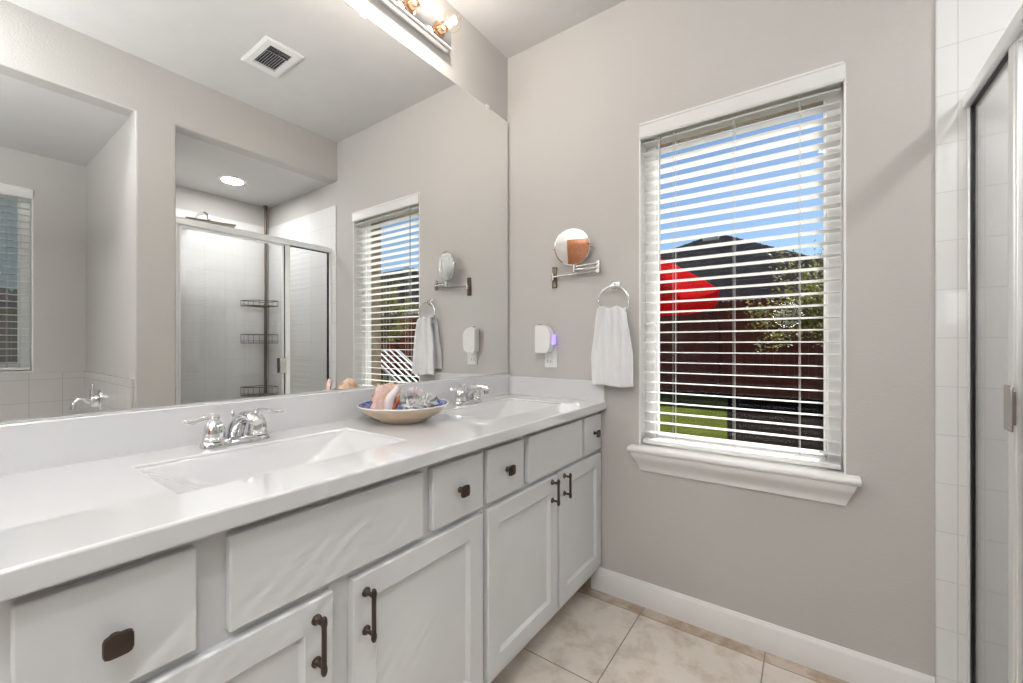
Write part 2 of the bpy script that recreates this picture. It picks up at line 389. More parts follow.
# door in the wall behind the camera (warm stained wood, reflected by the round mirror)
d = struct('door_1', MB().box(0.45, 1.31, YF, YF + 0.035, 0.005, 2.05), 'wood', bevel=0.003)
obj('door_panel', MB().box(0.57, 1.19, YF + 0.035, YF + 0.045, 1.15, 1.9), 'wood', d, bevel=0.008)
obj('door_panel', MB().box(0.57, 1.19, YF + 0.035, YF + 0.045, 0.2, 1.0), 'wood', d, bevel=0.008)
obj('door_handle', MB().lathe([(0.0, 0), (0.025, 0), (0.012, 0.01), (0.012, 0.03), (0.028, 0.045), (0.02, 0.065), (0, 0.07)], (1.24, YF + 0.035, 1.0), mtx=Matrix.Rotation(-PI / 2, 4, 'X')), 'nickel', d)

# ------------------------------------------------------------------ window 1
def window_unit(nm, fn, a0, a1, z0, z1, dep, m='vinyl'):
    """fn(a, d, z): a along the wall, d depth outward"""
    def bx(mb, A0, A1, D0, D1, Z0, Z1):
        p = [Vector(fn(A0, D0, Z0)), Vector(fn(A1, D1, Z1))]
        mb.box(min(p[0].x, p[1].x), max(p[0].x, p[1].x), min(p[0].y, p[1].y), max(p[0].y, p[1].y), min(p[0].z, p[1].z), max(p[0].z, p[1].z))
    lin = MB(); t = 0.006
    for q in ((a0, a0 + t, 0, dep, z0, z1), (a1 - t, a1, 0, dep, z0, z1), (a0, a1, 0, dep, z1 - t, z1), (a0, a1, 0, dep, z0, z0 + t)): bx(lin, *q)
    root = struct(nm, lin, 'trim', smooth=0)
    fr = MB(); w_ = 0.044
    for q in ((a0 + t, a0 + t + w_, 0.072, 0.125, z0 + t, z1 - t), (a1 - t - w_, a1 - t, 0.072, 0.125, z0 + t, z1 - t), (a0 + t + w_, a1 - t - w_, 0.072, 0.125, z1 - t - w_, z1 - t), (a0 + t + w_, a1 - t - w_, 0.072, 0.125, z0 + t, z0 + t + 0.04)): bx(fr, *q)
    obj('window_frame', fr, m, root, bevel=0.004)
    sash = MB(); s_ = 0.010; b0, b1, c0, c1 = a0 + t + w_, a1 - t - w_, z0 + t + 0.04, z1 - t - w_
    for q in ((b0, b0 + s_, 0.085, 0.115, c0, c1), (b1 - s_, b1, 0.085, 0.115, c0, c1), (b0, b1, 0.085, 0.115, c1 - s_, c1), (b0, b1, 0.085, 0.115, c0, c0 + s_)): bx(sash, *q)
    obj('sash', sash, m, root, bevel=0.003)
    gl = MB(); bx(gl, b0 + 0.002, b1 - 0.002, 0.099, 0.1, c0, c1)
    g = obj('glass_pane', gl, 'glass', root, smooth=0)
    return root
win = window_unit('window_1', lambda a, d_, z: (a, YB + d_, z), WX0, WX1, WZ0, WZ1, 0.14)
# sill: stool with a rounded nose, and a tapered moulding under it
mb = MB()
prof = [(0.14, 0.690), (-0.038, 0.690), (-0.046, 0.694), (-0.049, 0.703), (-0.046, 0.712), (-0.038, 0.716), (0.0, 0.716), (0.14, 0.716)]
def stool(a, b, t): return (t, YB + a, b)
mb.prism([(-0.0005, 0.690), (-0.046, 0.690), (-0.053, 0.694), (-0.056, 0.7025), (-0.053, 0.711), (-0.046, 0.715), (-0.0005, 0.715)], stool, 0.693, 1.492)
mb.prism([(0.0, 0.7005), (0.0, 0.715), (0.07, 0.715), (0.07, 0.7005)], stool, WX0 + 0.006, WX1 - 0.006)
sl = obj('window_sill', mb, 'trim', win, bevel=0.002)
ap = MB()   # apron: crown-like, sloping in towards the wall, mitred ends
nP = 10
def apr(u, v):
    k = u; out = 0.045 * (1 - k) ** 1.0 + 0.006 * math.sin(k * PI * 2) + 0.008 * k
    z = 0.690 - 0.084 * k
    x0 = 0.705 + 0.030 * k; x1 = 1.482 - 0.028 * k
    pts = [(x0, YB - 0.0005), (x0, YB - out), (x1, YB - out), (x1, YB - 0.0005)]
    p = pts[int(round(v * 3))]
    return (p[0], p[1], z)
ap.grid(apr, nP, 3)
ap.b.verts.ensure_lookup_table(); V = ap.b.verts
ap.b.faces.new([V[i] for i in range(4)]); ap.b.faces.new([V[nP * 4 + i] for i in range(4)])
obj('apron', ap, 'trim', win, smooth=30)

def blind(root, fn, a0, a1, ztop, zbot, pitch, cords, wand_at, val_d=(-0.012, 0.004), tiltdeg=-2.3):
    def bx(mb, A0, A1, D0, D1, Z0, Z1, ):
        p = [Vector(fn(A0, D0, Z0)), Vector(fn(A1, D1, Z1))]
        mb.box(min(p[0].x, p[1].x), max(p[0].x, p[1].x), min(p[0].y, p[1].y), max(p[0].y, p[1].y), min(p[0].z, p[1].z), max(p[0].z, p[1].z))
    v = MB()   # valance with a moulded face
    v.prism([(val_d[1], ztop - 0.064), (val_d[0] + 0.004, ztop - 0.064), (val_d[0], ztop - 0.058), (val_d[0], ztop - 0.01), (val_d[0] - 0.003, ztop - 0.006), (val_d[0] - 0.003, ztop - 0.001), (val_d[1], ztop - 0.001)], lambda a, b, t: fn(t, a, b), a0, a1)
    obj('valance', v, 'slat', root, smooth=30)
    h = MB(); bx(h, a0 + 0.008, a1 - 0.008, 0.006, 0.058, ztop - 0.05, ztop - 0.008); obj('headrail', h, 'slat', root)
    s = MB(); z = ztop - 0.082; sw = 0.05; zs = []
    while z > zbot + 0.035:
        zs.append(z); n = 5; top = []; bot = []
        for k in range(n + 1):
            e = (k / n - 0.5); dd = 0.032 + e * sw; crown = 0.0012 * (1 - 4 * e * e)
            zz = z + math.tan(math.radians(tiltdeg)) * e * sw + crown
            top.append((dd, zz + 0.0011)); bot.append((dd, zz - 0.0011))
        s.prism(top + bot[::-1], lambda a, b, t: fn(t, a, b), a0 + 0.010, a1 - 0.010)
        z -= pitch
    obj('slats', s, 'slat', root, smooth=30)
    br = MB(); bx(br, a0 + 0.008, a1 - 0.008, 0.008, 0.056, zbot, zbot + 0.018); obj('bottom_rail', br, 'slat', root, bevel=0.004)
    for cx in cords:
        c = MB()
        for dd in (0.0065, 0.0575): c.tube([fn(cx, dd, zbot + 0.017), fn(cx, dd, ztop - 0.05)], 0.0008, 5)
        c.tube([fn(cx + 0.004, 0.031, zbot + 0.017), fn(cx + 0.004, 0.031, ztop - 0.05)], 0.0008, 5)
        obj('ladder_cord', c, 'cord', root)
        t_ = MB(); t_.lathe([(0.001, 0), (0.006, 0.001), (0.006, 0.004), (0.002, 0.006)], (0, 0, 0), 12, mtx=Matrix.Translation(Vector(fn(cx, 0.032, zbot - 0.0055))))
        obj('cord_plug', t_, 'slat', root)
    if wand_at is not None:
        wd = MB(); wd.tube([fn(wand_at, -0.001, ztop - 0.066), fn(wand_at, -0.001, ztop - 0.10), fn(wand_at, -0.001, ztop - 0.62), fn(wand_at, -0.001, ztop - 0.66)], [0.002, 0.0032, 0.0032, 0.0042], 6)
        obj('tilt_wand', wd, 'nickel', root)
bl = thing('window_blind', 'white horizontal slat blind filling the tall window above the white sill', 'blind', (1.09, YB + 0.03, 0.722))
blind(bl, lambda a, d_, z: (a, YB + d_, z), WX0 + 0.004, WX1 - 0.004, 2.147, 0.724, 0.0445, (0.874, 1.104, 1.320), 0.820)

# ------------------------------------------------------------------ vanity cabinets
XF = 0.533; TH = 0.020
def drawer_front(root, nm, y0, y1, z0, z1, label=None):
    mb = MB().box(XF, XF + TH, y0, y1, z0, z1)
    return obj(nm, mb, 'cab', root, bevel=0.003, seg=2, label=label)
def shaker(root, y0, y1, z0, z1):
    mb = MB(); b = mb.b; x0, x1 = XF, XF + TH; w_ = 0.058; ch = 0.009; rc = 0.011
    def rect(x, i): return [b.verts.new((x, y, z)) for y, z in ((y0 + i, z0 + i), (y1 - i, z0 + i), (y1 - i, z1 - i), (y0 + i, z1 - i))]
    L = [rect(x0, 0), rect(x1 - 0.003, 0), rect(x1 - 0.001, 0.001), rect(x1, 0.003), rect(x1, w_), rect(x1 - 0.003, w_ + 0.001), rect(x1 - rc, w_ + ch)]
    for A, B_ in zip(L, L[1:]):
        for i in range(4): b.faces.new((A[i], A[(i + 1) % 4], B_[(i + 1) % 4], B_[i]))
    b.faces.new(L[0]); b.faces.new(L[-1])
    return obj('door', mb, 'cab', root, smooth=25)
def knob(par, y, z):
    x = XF + TH
    mb = MB().lathe([(0.009, 0), (0.0085, 0.003), (0.0055, 0.006), (0.005, 0.016), (0.007, 0.019)], (x, y, z), 20, mtx=Matrix.Rotation(PI / 2, 4, 'Y'))
    # soft square, slightly domed plate
    n = 24; r = 0.0165; rows = [(0.0, 0.017), (0.93, 0.0175), (1.0, 0.0195), (1.0, 0.022), (0.93, 0.0245), (0.6, 0.0262), (0.0, 0.0268)]
    rg = []
    for (k, xx) in rows:
        if k == 0: rg.append([mb.b.verts.new((x + xx, y, z))]); continue
        ring = []
        for i in range(n):
            a = 2 * PI * i / n; c_, s_ = math.cos(a), math.sin(a); p = 5.0
            q = (abs(c_) ** p + abs(s_) ** p) ** (-1 / p) * r * k
            ring.append(mb.b.verts.new((x + xx, y + q * c_, z + q * s_)))
        rg.append(ring)
    for A, B_ in zip(rg, rg[1:]):
        for i in range(n):
            j = (i + 1) % n
            if len(A) == 1: mb.b.faces.new((A[0], B_[i], B_[j]))
            elif len(B_) == 1: mb.b.faces.new((A[i], A[j], B_[0]))
            else: mb.b.faces.new((A[i], A[j], B_[j], B_[i]))
    return obj('knob', mb, 'bronze', par, smooth=40)
def pull(par, y, z0, z1):
    x = XF + TH
    mb = MB()
    for z in (z0 + 0.014, z1 - 0.014):
        mb.lathe([(0.0105, 0), (0.010, 0.003), (0.006, 0.006), (0.0045, 0.010), (0.0045, 0.028)], (x, y, z), 16, mtx=Matrix.Rotation(PI / 2, 4, 'Y'))
    xx = x + 0.028; zz = [z0 - 0.002, z0, z0 + 0.006, z0 + 0.014, z0 + 0.018, z0 + 0.024, z1 - 0.024, z1 - 0.018, z1 - 0.014, z1 - 0.006, z1, z1 + 0.002]
    rr = [0.002, 0.0045, 0.0062, 0.0062, 0.0052, 0.0050, 0.0050, 0.0052, 0.0062, 0.0062, 0.0045, 0.002]
    mb.tube([(xx, y, z) for z in zz], rr, 12)
    return obj('pull_handle', mb, 'bronze', par)
def carcass(root, y0, y1, left=False, right=False):
    mb = MB()
    mb.box(0.002, XF - 0.02, y0, y0 + 0.016, 0.10, 0.857); mb.box(0.002, XF - 0.02, y1 - 0.016, y1, 0.10, 0.857)
    mb.box(0.002, XF - 0.02, y0 + 0.016, y1 - 0.016, 0.10, 0.116); mb.box(0.002, 0.01, y0 + 0.016, y1 - 0.016, 0.116, 0.857)
    obj('carcass', mb, 'cab', root, smooth=0)
    obj('toe_kick', MB().box(0.42, 0.435, y0, y1, 0.0, 0.10), 'cab', root, smooth=0)
def face(root, y0, y1, stiles, ztop=0.857):
    mb = MB()
    for a, b_ in stiles: mb.box(XF - 0.02, XF, a, b_, 0.10, ztop)
    for z0, z1 in ((0.10, 0.145), (0.645, 0.695), (0.825, ztop)):
        for (a, b_), (c_, d_) in zip(stiles, stiles[1:]): mb.box(XF - 0.02, XF, b_, c_, z0, z1)
    obj('face_frame', mb, 'cab', root, smooth=0)
ZD0, ZD1, ZF0, ZF1 = 0.131, 0.659, 0.678, 0.842
A = thing('vanity_cabinet', 'white base cabinet under the near sink, nearest the camera, with dark square knobs', 'cabinet', (0.27, 0.50, 0))
carcass(A, 0.025, 0.984); face(A, 0.025, 0.984, [(0.025, 0.10), (0.23, 0.31), (0.475, 0.545), (0.715, 0.785), (0.95, 0.984)])
dr = drawer_front(A, 'drawer', 0.060, 0.250, ZF0, ZF1); knob(dr, 0.153, 0.752)
drawer_front(A, 'false_drawer_front', 0.296, 0.731, ZF0, ZF1)
dr = drawer_front(A, 'drawer', 0.764, 0.970, ZF0, ZF1); knob(dr, 0.866, 0.759)
dd = shaker(A, 0.060, 0.484, ZD0, ZD1); pull(dd, 0.448, 0.522, 0.634)
dd = shaker(A, 0.530, 0.968, ZD0, ZD1); pull(dd, 0.562, 0.522, 0.634)
B = thing('vanity_cabinet', 'white base cabinet under the far sink, standing against the window wall', 'cabinet', (0.27, 1.42, 0))
carcass(B, 0.986, 1.853); face(B, 0.986, 1.853, [(0.986, 1.02), (1.17, 1.24), (1.41, 1.46), (1.63, 1.69), (1.82, 1.853)])
dr = drawer_front(B, 'drawer', 0.993, 1.188, ZF0, ZF1); knob(dr, 1.090, 0.762)
drawer_front(B, 'false_drawer_front', 1.220, 1.645, ZF0, ZF1)
dr = drawer_front(B, 'drawer', 1.667, 1.845, ZF0, ZF1); knob(dr, 1.766, 0.762)
dd = shaker(B, 0.993, 1.426, ZD0, ZD1); pull(dd, 1.382, 0.558, 0.655)
dd = shaker(B, 1.442, 1.845, ZD0, ZD1); pull(dd, 1.478, 0.558, 0.655)

# ------------------------------------------------------------------ countertop with two integral sinks
ct = thing('vanity_countertop', 'glossy white cultured marble double sink countertop with low backsplash', 'countertop', (0.29, 0.94, 0.858))
ZT = 0.900; XE = 0.578
sinks = [(0.150, 0.435, 0.262, 0.775), (0.150, 0.435, 1.160, 1.673)]
xs = [0.001, 0.150, 0.435, XE]; ys = [0.012] + [v for s_ in sinks for v in s_[2:]] + [YB - 0.001]
mb = MB(); b = mb.b
def isHole(i, j): return i == 1 and j in (1, 3)
vt = {}; vb = {}
for i, x in enumerate(xs):
    for j, y in enumerate(ys):
        vt[i, j] = b.verts.new((x, y, ZT)); vb[i, j] = b.verts.new((x, y, 0.862))
for i in range(3):
    for j in range(5):
        if isHole(i, j):
            c4 = [(i, j), (i + 1, j), (i + 1, j + 1), (i, j + 1)]
            for p, q in zip(c4, c4[1:] + c4[:1]): b.faces.new((vt[p], vt[q], vb[q], vb[p]))
            continue
        for vv in (vt, vb): b.faces.new((vv[i, j], vv[i + 1, j], vv[i + 1, j + 1], vv[i, j + 1]))
for j in range(5):
    for i in (0, 3): b.faces.new((vt[i, j], vt[i, j + 1], vb[i, j + 1], vb[i, j]))
for i in range(3):
    for j in (0, 5): b.faces.new((vt[i, j], vt[i + 1, j], vb[i + 1, j], vb[i, j]))
obj('counter_slab', mb, 'marble', ct, bevel=0.005, seg=3)
for (x0, x1, y0, y1) in sinks:
    mb = MB(); b = mb.b
    def rr(x0, x1, y0, y1, z, r):
        out = []
        for cx, cy, a0 in ((x1 - r, y1 - r, 0), (x0 + r, y1 - r, 90), (x0 + r, y0 + r, 180), (x1 - r, y0 + r, 270)):
            for k in range(6):
                a = math.radians(a0 + k * 18); out.append(b.verts.new((cx + r * math.cos(a), cy + r * math.sin(a), z)))
        return out
    e = 0.0006
    L = [rr(x0 - e, x1 + e, y0 - e, y1 + e, 0.893, 0.004), rr(x0 + 0.003, x1 - 0.003, y0 + 0.008, y1 - 0.008, 0.889, 0.012),
         rr(x0 + 0.010, x1 - 0.010, y0 + 0.045, y1 - 0.045, 0.868, 0.03), rr(x0 + 0.022, x1 - 0.020, y0 + 0.105, y1 - 0.105, 0.830, 0.04),
         rr(x0 + 0.034, x1 - 0.034, y0 + 0.145, y1 - 0.145, 0.808, 0.045), rr(x0 + 0.055, x1 - 0.055, y0 + 0.175, y1 - 0.175, 0.798, 0.05),
         rr(x0 + 0.12, x1 - 0.12, y0 + 0.235, y1 - 0.235, 0.793, 0.018)]
    for A_, B_ in zip(L, L[1:]):
        n = len(A_)
        for k in range(n): b.faces.new((A_[k], A_[(k + 1) % n], B_[(k + 1) % n], B_[k]))
    b.faces.new(L[-1])
    s_ = obj('sink_basin', mb, 'marble', ct, smooth=60)
    dn = MB().lathe([(0, 0.002), (0.014, 0.003), (0.022, 0.003), (0.023, 0.0)], ((x0 + x1) / 2, (y0 + y1) / 2, 0.794), 24)
    obj('drain', dn, 'chrome', s_)
obj('backsplash', MB().box(0.001, 0.020, 0.012, YB - 0.001, ZT - 0.008, 1.003), 'marble', ct, bevel=0.004, seg=3)
obj('side_splash', MB().box(0.0205, XE - 0.006, YB - 0.020, YB - 0.001, ZT - 0.008, 0.995), 'marble', ct, bevel=0.004, seg=3)

# ------------------------------------------------------------------ wall mirror
mr = thing('wall_mirror', 'large frameless wall mirror spanning above the whole countertop', 'mirror', (0.0, 0.93, 1.004))
obj('mirror_glass', MB().box(0.006, 0.0115, 0.015, 1.842, 1.0085, 2.382), 'mirror', mr, bevel=0.0015, seg=1, smooth=0)
obj('backing_board', MB().box(0.0005, 0.0055, 0.03, 1.83, 1.02, 2.37), 'slotp', mr, smooth=0)
obj('bottom_channel', MB().box(0.0005, 0.0140, 0.015, 1.842, 1.0035, 1.008), 'alu', mr, smooth=0)
for y in (1.666, 0.93, 0.2):
    mb = MB().box(0.0120, 0.0140, y - 0.010, y + 0.010, 2.368, 2.388); mb.box(0.0005, 0.0140, y - 0.010, y + 0.010, 2.3825, 2.392)
    obj('mirror_clip', mb, 'plastic', mr, bevel=0.001)

# ------------------------------------------------------------------ vanity light
vl = thing('vanity_light', 'long chrome bath light bar with round clear bulbs above the mirror', 'light', (0.0, 0.965, 2.46))
mb = MB()
prof = [(0.0005, 2.482), (0.034, 2.482), (0.042, 2.485), (0.046, 2.492), (0.046, 2.578), (0.042, 2.585), (0.034, 2.588), (0.0005, 2.588)]
mb.prism(prof, lambda a, b_, t: (a, t, b_), 0.570, 1.362)
obj('light_bar', mb, 'chrome', vl, smooth=50, bevel=0.002)
rid = MB()
for z in (2.487, 2.583): rid.tube([(0.046, 0.572, z), (0.046, 1.360, z)], 0.005, 8)
obj('edge_rib', rid, 'alu', vl)
for y in (1.285, 1.126, 0.966, 0.807, 0.647):
    z = 2.528; ry = Matrix.Rotation(PI / 2, 4, 'Y')
    sk = obj('bulb_socket', MB().lathe([(0.030, 0), (0.032, 0.004), (0.026, 0.008), (0.022, 0.010), (0.021, 0.034), (0.018, 0.036)], (0.046, y, z), 24, mtx=ry), 'socket', vl)
    prof = [(0.013, 0.0), (0.014, 0.008), (0.020, 0.016), (0.032, 0.026), (0.039, 0.040), (0.040, 0.052), (0.036, 0.068), (0.024, 0.082), (0.010, 0.089), (0, 0.090)]
    bb = obj('bulb', MB().lathe(prof, (0.076, y, z), 24, mtx=ry, caps=False), 'bulb', sk, smooth=80)
    fl = MB(); fl.tube([(0.092, y - 0.008, z), (0.112, y - 0.013, z), (0.118, y - 0.006, z + 0.006), (0.113, y, z - 0.003), (0.118, y + 0.006, z + 0.006), (0.112, y + 0.013, z), (0.092, y + 0.008, z)], 0.0022, 8)
    obj('filament', fl, 'filament', bb)
    add_light('bulb_light', 'POINT', (0.118, y, z), 2.1, (1.0, 0.95, 0.92), 0.013)

# ------------------------------------------------------------------ faucets
def faucet(yc, label):
    t = thing('sink_faucet', label, 'faucet', (0.09, yc, ZT), 'centerset chrome faucets')
    z = ZT + 0.0008
    mb = MB(); b = mb.b
    def oval(h, k, hgt):
        out = []; n = 36
        for i in range(n):
            a = 2 * PI * i / n; c_, s_ = math.cos(a), math.sin(a); p = 3.0
            q = (abs(c_) ** p + abs(s_) ** p) ** (-1 / p)
            out.append(b.verts.new((0.09 + q * c_ * h, yc + q * s_ * k, hgt)))
        return out
    L = [oval(0.028, 0.082, z), oval(0.028, 0.082, z + 0.006), oval(0.025, 0.078, z + 0.014), oval(0.020, 0.072, z + 0.018)]
    for A_, B_ in zip(L, L[1:]):
        for i in range(36): b.faces.new((A_[i], A_[(i + 1) % 36], B_[(i + 1) % 36], B_[i]))
    b.faces.new(L[0]); b.faces.new(L[-1])
    obj('base_plate', mb, 'chrome', t)
    for s_ in (-1, 1):
        y = yc + s_ * 0.0515
        bell = obj('handle_body', MB().lathe([(0.026, 0), (0.0265, 0.004), (0.0255, 0.008), (0.0235, 0.010), (0.0240, 0.018), (0.0235, 0.030), (0.020, 0.042), (0.015, 0.050), (0.012, 0.053), (0.012, 0.057), (0.014, 0.060), (0.013, 0.065), (0.007, 0.069), (0, 0.070)], (0.09, y, z + 0.015), 28, caps=False), 'chrome', t)
        zz = z + 0.076
        lv = MB(); lv.tube([(0.09, y, zz + 0.002), (0.091, y + s_ * 0.018, zz + 0.002), (0.093, y + s_ * 0.034, zz - 0.001), (0.096, y + s_ * 0.048, zz - 0.006), (0.098, y + s_ * 0.060, zz - 0.006), (0.100, y + s_ * 0.068, zz - 0.002)],
                           [0.009, 0.0065, 0.0060, 0.0072, 0.0078, 0.0045], 14)
        obj('lever', lv, 'chrome', bell, smooth=60)
    sp = MB(); K = [(0.078, 0.010, 0.020), (0.082, 0.028, 0.0215), (0.092, 0.046, 0.021), (0.108, 0.062, 0.0195), (0.130, 0.073, 0.018), (0.155, 0.0785, 0.0165), (0.180, 0.078, 0.0155), (0.203, 0.072, 0.0145), (0.212, 0.068, 0.011)]
    P = [(a, yc, z + h) for a, h, r in K]; Rr = [r for a, h, r in K]
    sp.tube(P, Rr, 18, flat=0.85)
    obj('spout', sp, 'chrome', t, smooth=60)
    e = P[-1]
    obj('aerator', MB().lathe([(0.0098, -0.006), (0.0105, 0.0), (0.0105, 0.010), (0.008, 0.012)], (0.196, yc, z + 0.054), 20), 'nickel', t)
    obj('lift_rod', MB().lathe([(0.002, 0), (0.002, 0.055), (0.0045, 0.058), (0.0055, 0.064), (0.003, 0.070), (0, 0.071)], (0.066, yc, z + 0.014), 12, caps=False), 'chrome', t)
    return t
faucet(0.485, 'chrome two-lever faucet behind the near sink')
faucet(1.425, 'chrome two-lever faucet behind the far sink, beyond the shell bowl')

# ------------------------------------------------------------------ bowl of shells
bx_, by_ = 0.192, 0.972; zb = ZT + 0.0008
bowl = thing('shell_bowl', 'shallow cream ceramic bowl holding shells between the two sinks', 'bowl', (bx_, by_, zb))
outer = [(0, 0.002), (0.070, 0.002), (0.072, 0.0), (0.078, 0.0), (0.080, 0.004), (0.100, 0.014), (0.125, 0.028), (0.145, 0.044), (0.154, 0.056)]
obj('bowl_body', MB().lathe(outer + [(0.151, 0.0565), (0.142, 0.044), (0.122, 0.029), (0.097, 0.016), (0.07, 0.010), (0, 0.009)], (bx_, by_, zb), 64, caps=False), 'bowl', bowl, smooth=60)
obj('bowl_rim', MB().ring((bx_, by_, zb + 0.057), 0.1545, 0.0028, 'z', 64, 8), 'rimw', bowl)
obj('glazed_lining', MB().lathe([(0.1505, 0.0585), (0.1415, 0.0455), (0.1215, 0.0305), (0.0965, 0.0175), (0.07, 0.0115), (0, 0.0105)], (bx_, by_, zb), 64, caps=False), 'bowlin', bowl, smooth=60, label='cobalt blue glazed inside of the bowl')
band = MB(); n = 30
def bandf(u, v):
    a = math.radians(-112 + 100 * u); k = 0.12 + 0.82 * v
    r = 0.1254 + 0.0202 * ((k - 0.0)) ; z = 0.028 + 0.0162 * k
    return (bx_ + (r + 0.0005) * math.cos(a), by_ + (r + 0.0005) * math.sin(a), zb + z)
band.grid(bandf, n, 3)
obj('painted_band', band, 'bandm', bowl, label='orange brushed patch on the bowl side')

def ell(mb, c, rx, ry, rz, n=14, m=8, rot=None, bumpy=0):
    vs = []
    prof = [(math.sin(PI * j / m), -math.cos(PI * j / m)) for j in range(m + 1)]
    rings = []
    for (r, z) in prof:
        if r < 1e-5: rings.append([mb.b.verts.new((0, 0, z * rz))])
        else: rings.append([mb.b.verts.new((r * math.cos(2 * PI * k / n) * rx, r * math.sin(2 * PI * k / n) * ry, z * rz)) for k in range(n)])
        vs += rings[-1]
    for A_, B_ in zip(rings, rings[1:]):
        for k in range(n):
            j = (k + 1) % n
            if len(A_) == 1: mb.b.faces.new((A_[0], B_[j], B_[k]))
            elif len(B_) == 1: mb.b.faces.new((A_[k], A_[j], B_[0]))
            else: mb.b.faces.new((A_[k], A_[j], B_[j], B_[k]))
    if bumpy:
        for v in vs: v.co *= 1 + bumpy * noise.noise(v.co * 90)
    mm = Matrix.Translation(Vector(c)) @ (rot.to_4x4() if rot else Matrix())
    bmesh.ops.transform(mb.b, matrix=mm, verts=vs)
def spiral_shell(turns, size, grow, spike, elong, nth=90, nph=14, knobs=8):
    """returns vertices function of a spiral gastropod shell, apex up +Z, local coordinates"""
    mb = MB()
    def f(u, v):
        th = u * turns * 2 * PI; k = math.exp(-grow * (1 - u) * turns)
        r = size * k; ph = 2 * PI * v
        rad = r * 0.55
        kn = 1 + spike * max(0, math.cos(th * knobs / 1.0)) ** 6 * max(0, math.sin(ph) * 0.7 + math.cos(ph) * 0.7)
        rr = 0.55 * r + rad * math.cos(ph) * kn
        z = -elong * r + rad * 1.25 * math.sin(ph) * kn
        return (rr * math.cos(th), rr * math.sin(th), z)
    mb.grid(f, nth, nph)
    return mb
from mathutils import Euler
def place(mb, loc, eul, s=1.0):
    bmesh.ops.transform(mb.b, matrix=Matrix.Translation(Vector(loc)) @ Euler(eul).to_matrix().to_4x4() @ Matrix.Scale(s, 4), verts=mb.b.verts)
    return mb
# conch: big body whorl, knobbed spire, flared pink lip, orange throat
cl = Vector((0.172, 0.934, zb + 0.083))
SR = Vector((0.8141, 0.5807, 0)); SC = Vector((0.5807, -0.8141, 0)); SU = Vector((0, 0, 1))
conch = thing('conch_shell', 'large peach and pink conch shell leaning at the left of the bowl', 'shell', (cl.x, cl.y, zb + 0.02))
eu = (math.radians(60), math.radians(14), math.radians(30))
obj('shell_body', place(spiral_shell(3.6, 0.047, 0.62, 0.38, 1.0, 200, 24, 7), cl - SR * 0.012 + SU * 0.022, eu), 'conch', conch, smooth=70)
def lipf(u, v):
    e = v - 0.5
    p = cl + SR * (-0.012 + 0.036 * u + 0.004 * math.sin(u * 9)) + SU * (-0.052 + 0.094 * u)
    w_ = 0.030 * (0.55 + 0.45 * math.sin(PI * min(1, u * 1.1)))
    return p + SR * e * w_ - SU * e * w_ * 0.35 + SC * (0.040 + 0.012 * math.cos(e * PI) * math.sin(PI * (0.15 + 0.7 * u)) - 0.016 * u)
obj('lip', MB().grid(lipf, 24, 10), 'conchlip', conch, smooth=80, solid=0.003, label='smooth pink and cream flared lip')
def brow(u, v):
    e = v - 0.5
    p = cl + SR * (-0.038 + 0.020 * u) + SU * (-0.046 + 0.090 * u + 0.004 * math.sin(v * 12))
    return p + SR * e * 0.044 + SC * (0.034 + 0.014 * math.cos(e * PI) - 0.012 * u + 0.002 * math.sin(v * 40)) + SU * 0.003 * math.sin(v * 33) * u - SR * 0.005 * abs(math.sin(u * 10)) * (1 - v)
obj('outer_whorl', MB().grid(brow, 24, 14), 'conchlip2', conch, smooth=80, solid=0.003, label='peach and pink striped outer whorl')
th_ = MB(); th_.tube([cl + SR * a + SU * h + SC * 0.034 for a, h in ((0.006, -0.050), (0.016, -0.036), (0.026, -0.020), (0.033, -0.004), (0.037, 0.012))], [0.002, 0.006, 0.007, 0.006, 0.002], 12)
obj('aperture', th_, 'conchred', conch, smooth=80, label='burnt orange opening')

# small spiral and cone shells
def small(name, label, cat, loc, eul, s, m, seed, kind='spiral'):
    if kind == 'spiral': mb = place(spiral_shell(3.2, s, 0.55, 0.10, 1.6, 60, 12, 9), loc, eul)
    elif kind == 'clam':
        mb = MB()
        def f(u, v):
            a = -1.15 + 2.3 * u; r = s * v * (1 + 0.05 * math.cos(a * 22)) ; return (r * math.sin(a), r * math.cos(a) - s * 0.5, s * 0.42 * math.sin(min(1, v * 1.05) * PI * 0.5 + 0.5) * (1 - 0.45 * abs(a)) + 0.0008 * math.cos(a * 22))
        mb.grid(f, 44, 8); place(mb, loc, eul)
    elif kind == 'star':
        mb = MB(); n = 50; b = mb.b
        def rad(a): return s * (0.30 + 0.70 * (0.5 + 0.5 * math.cos(5 * a)) ** 1.6)
        top = []
        for k in (1.0, 0.75, 0.4): top.append([b.verts.new((rad(2 * PI * i / n) * k * math.cos(2 * PI * i / n), rad(2 * PI * i / n) * k * math.sin(2 * PI * i / n), s * 0.20 * (1 - k ** 2))) for i in range(n)])
        low = [b.verts.new((v.co.x, v.co.y, -s * 0.06)) for v in top[0]]
        L = [low] + top
        for A_, B_ in zip(L, L[1:]):
            for i in range(n): b.faces.new((A_[i], A_[(i + 1) % n], B_[(i + 1) % n], B_[i]))
        b.faces.new(low); b.faces.new(L[-1]); place(mb, loc, eul)
    o = obj(name, mb, m, smooth=70, solid=0.0016 if kind == 'clam' else 0)
    tag(o, label, cat, 'small shells in the bowl')
    return o
B0 = Vector((bx_, by_, zb))
small('spiral_shell', 'sage grey spiral shell standing right of the conch', 'shell', B0 + Vector((0.018, -0.016, 0.100)), (0.3, 0.5, 0.4), 0.025, 'sage', 1)
small('spiral_shell', 'small mauve spiral shell above the coral in the bowl', 'shell', B0 + Vector((0.05, 0.002, 0.078)), (0.9, 0.2, 1.8), 0.013, 'mauve', 2)
